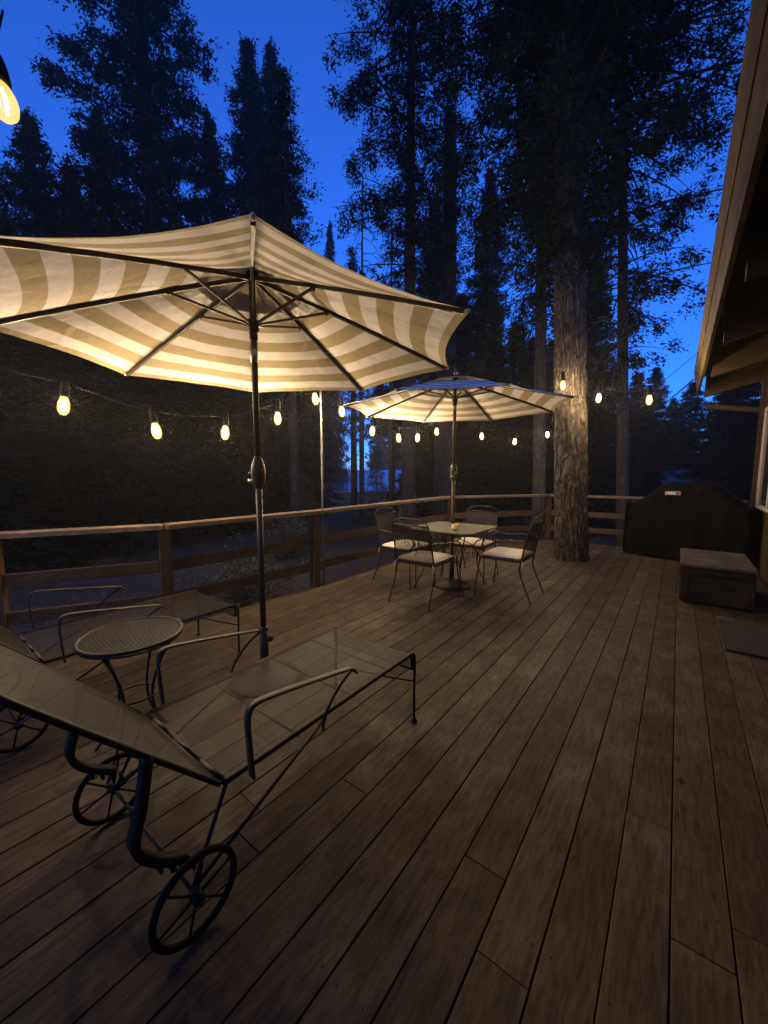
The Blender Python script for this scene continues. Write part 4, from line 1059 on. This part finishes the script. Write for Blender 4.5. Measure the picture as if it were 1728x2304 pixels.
for i, (x, y, s, lb) in enumerate([(-7.6, 6.0, 1.3, 'larger shrub farther out beyond the railing behind the near umbrella pole'), (-5.4, 8.6, 1.0, 'shrub beyond the railing seen between the dining chairs'), (-3.2, 12.2, 1.2, 'shrub beyond the far railing left of the giant trunk'),
                              (.2, 11.6, 1.1, 'shrub beyond the far railing right of the giant trunk'), (-1.6, 10.4, .8, 'low shrub just past the far railing behind the giant trunk')]):
    t = copy_tree(SH); put(t, x, y, i * 1.3, (s, s, s * rg.uniform(.8, 1.2)), lb, None, 'shrub')
# dry grass and litter
rng = np.random.default_rng(77); n = 26000
gx = rng.uniform(-13, 2, n); gy = rng.uniform(-1, 16, n)
keep = ~((gx > -3.6) & (gy < 8.4)) & ((np.sin(gx * 1.7 + gy * .6) + np.sin(gy * 1.3 - gx * .7) + rng.normal(0, .8, n)) > -.1)
gx, gy = gx[keep], gy[keep]; n = len(gx); g0 = np.array([gz(a, b) for a, b in zip(gx, gy)])
P = np.stack([gx, gy, g0 - .01], 1); D = rng.normal(0, .45, (n, 3)) + [0, 0, 1]; D /= np.linalg.norm(D, axis=1)[:, None]
l = rng.uniform(.05, .2, n)[:, None]; W = np.cross(D, rng.normal(0, 1, (n, 3))); W /= np.linalg.norm(W, axis=1)[:, None]
V = np.stack([P - W * .006, P + W * .006, P + D * l], 1).reshape(-1, 3)
tag(npmesh('dry_grass', V, np.arange(len(V), dtype=np.int32).reshape(-1, 3), simple('dry_grass_blades', (.06, .05, .032), .9, bstr=0)), 'sparse dry grass on the forest floor', 'grass', None, 'stuff')

# ================================================================== houses in the distance
def far_house(name, x, y, rz0, W, D, zb, ze, ridge, wallm, roofm, label, wins=()):
    h = empty(name, (x, y, zb), rz0, label, 'house')
    e = ze - zb; rdg = ridge - zb
    wl = MB(); wl.add([(-W / 2, -D / 2, -1), (W / 2, -D / 2, -1), (W / 2, D / 2, -1), (-W / 2, D / 2, -1), (-W / 2, -D / 2, e), (W / 2, -D / 2, e), (W / 2, D / 2, e), (-W / 2, D / 2, e), (-W / 2, 0, rdg - .1), (W / 2, 0, rdg - .1)],
           [(0, 1, 5, 4), (2, 3, 7, 6), (1, 2, 6, 9, 5), (3, 0, 4, 8, 7)])
    wl.build('wall', wallm, h)
    o_ = .45; r_ = MB()
    for s in (-1, 1):
        vs = []
        for dz in (0, .12):
            sl_ = (rdg - e) / (D / 2); yo = D / 2 + o_
            vs += [(-W / 2 - o_, 0, rdg + dz), (W / 2 + o_, 0, rdg + dz), (W / 2 + o_, s * yo, e - sl_ * o_ + dz), (-W / 2 - o_, s * yo, e - sl_ * o_ + dz)]
        r_.add(vs, [(0, 1, 2, 3), (4, 5, 6, 7), (0, 1, 5, 4), (1, 2, 6, 5), (2, 3, 7, 6), (3, 0, 4, 7)])
    r_.build('roof', roofm, h)
    for (wx, wz, ww, wh, mt) in wins:
        f_ = MB().box(wx - ww / 2 - .06, wx + ww / 2 + .06, -D / 2 - .05, -D / 2 + .01, wz - .06, wz + wh + .06).build('window', M['whitetrim'], h)
        MB().box(wx - ww / 2, wx + ww / 2, -D / 2 - .07, -D / 2 - .052, wz, wz + wh).build('pane', mt, f_)
    return h
far_house('far_house', -29.3, 35.0, R(42), 8.6, 8.0, -2.1, -.62, 1.40, M['palewall'], M['paleroof'], 'far house with pale metal roof glimpsed between trunks beyond the railing', ((-.8, .0, 1.5, 1.2, M['palewall']), (2.6, .2, 1.0, 1.1, M['glass'])))
far_house('dark_cabin', -27.6, 24.6, R(62), 3.2, 3.4, -2.1, -.5, .5, M['darkwall'], M['shingle'], 'dark gabled cabin left of the pale roofed house behind the near umbrella pole', ((0, .3, .8, .7, M['glass']),))
far_house('low_shed', -18.6, 29.6, R(30), 2.4, 2.4, -2.1, -.3, .5, M['darkwall'], M['shingle'], 'low dark shed with a small pale window right of the pale roofed house', ((0, .9, .7, .5, M['paleroof']),))
nh = far_house('neighbour_house', 4.9, 32.5, R(-6), 4.0, 5.0, -1.6, 3.7, 4.7, M['darkwall'], M['shingle'], 'dark neighbour house with one pale wall panel beside the house corner', ((-1.4, 4.0, 1.0, .35, M['glass']),))
MB().box(-2.03, 1.9, -2.56, -2.502, 3.75, 5.15).build('pale_siding', M['palewall'], nh)
far_house('low_garage', .0, 30.2, R(4), .9, 3.6, -1.6, .55, 1.36, M['darkwall'], M['slate'], 'low garage roof catching sky light just above the covered grill')
# overhead wire to the house
ww = MB().tube([(-3.0 + (3.1 * t), 26 - 17.6 * t, 6.2 - 3.3 * t - 1.1 * math.sin(t * 3.14)) for t in [k / 16 for k in range(17)]], .012, 5).build('overhead_wire', M['cable'])
tag(ww, 'thin black overhead wire running down to the house roof corner', 'wire')

# ================================================================== air: faint haze over the trees, added to give the bulbs halos
hz = MB().box(-185, 185, -120, 185, -6.5, 46).build('haze', None); tag(hz, 'thin haze among the trees, added for soft halos round the bulbs', 'haze', None, 'stuff')
hm = bpy.data.materials.new('haze'); hm.use_nodes = True; hn = hm.node_tree; hn.nodes.remove(hn.nodes['Principled BSDF'])
pv = hn.nodes.new('ShaderNodeVolumePrincipled'); pv.inputs['Density'].default_value = .0016; pv.inputs['Color'].default_value = (.85, .85, .85, 1); pv.inputs['Anisotropy'].default_value = .6
hn.links.new(pv.outputs[0], hn.nodes['Material Output'].inputs['Volume']); hz.data.materials.append(hm)
cy.volume_bounces = 0
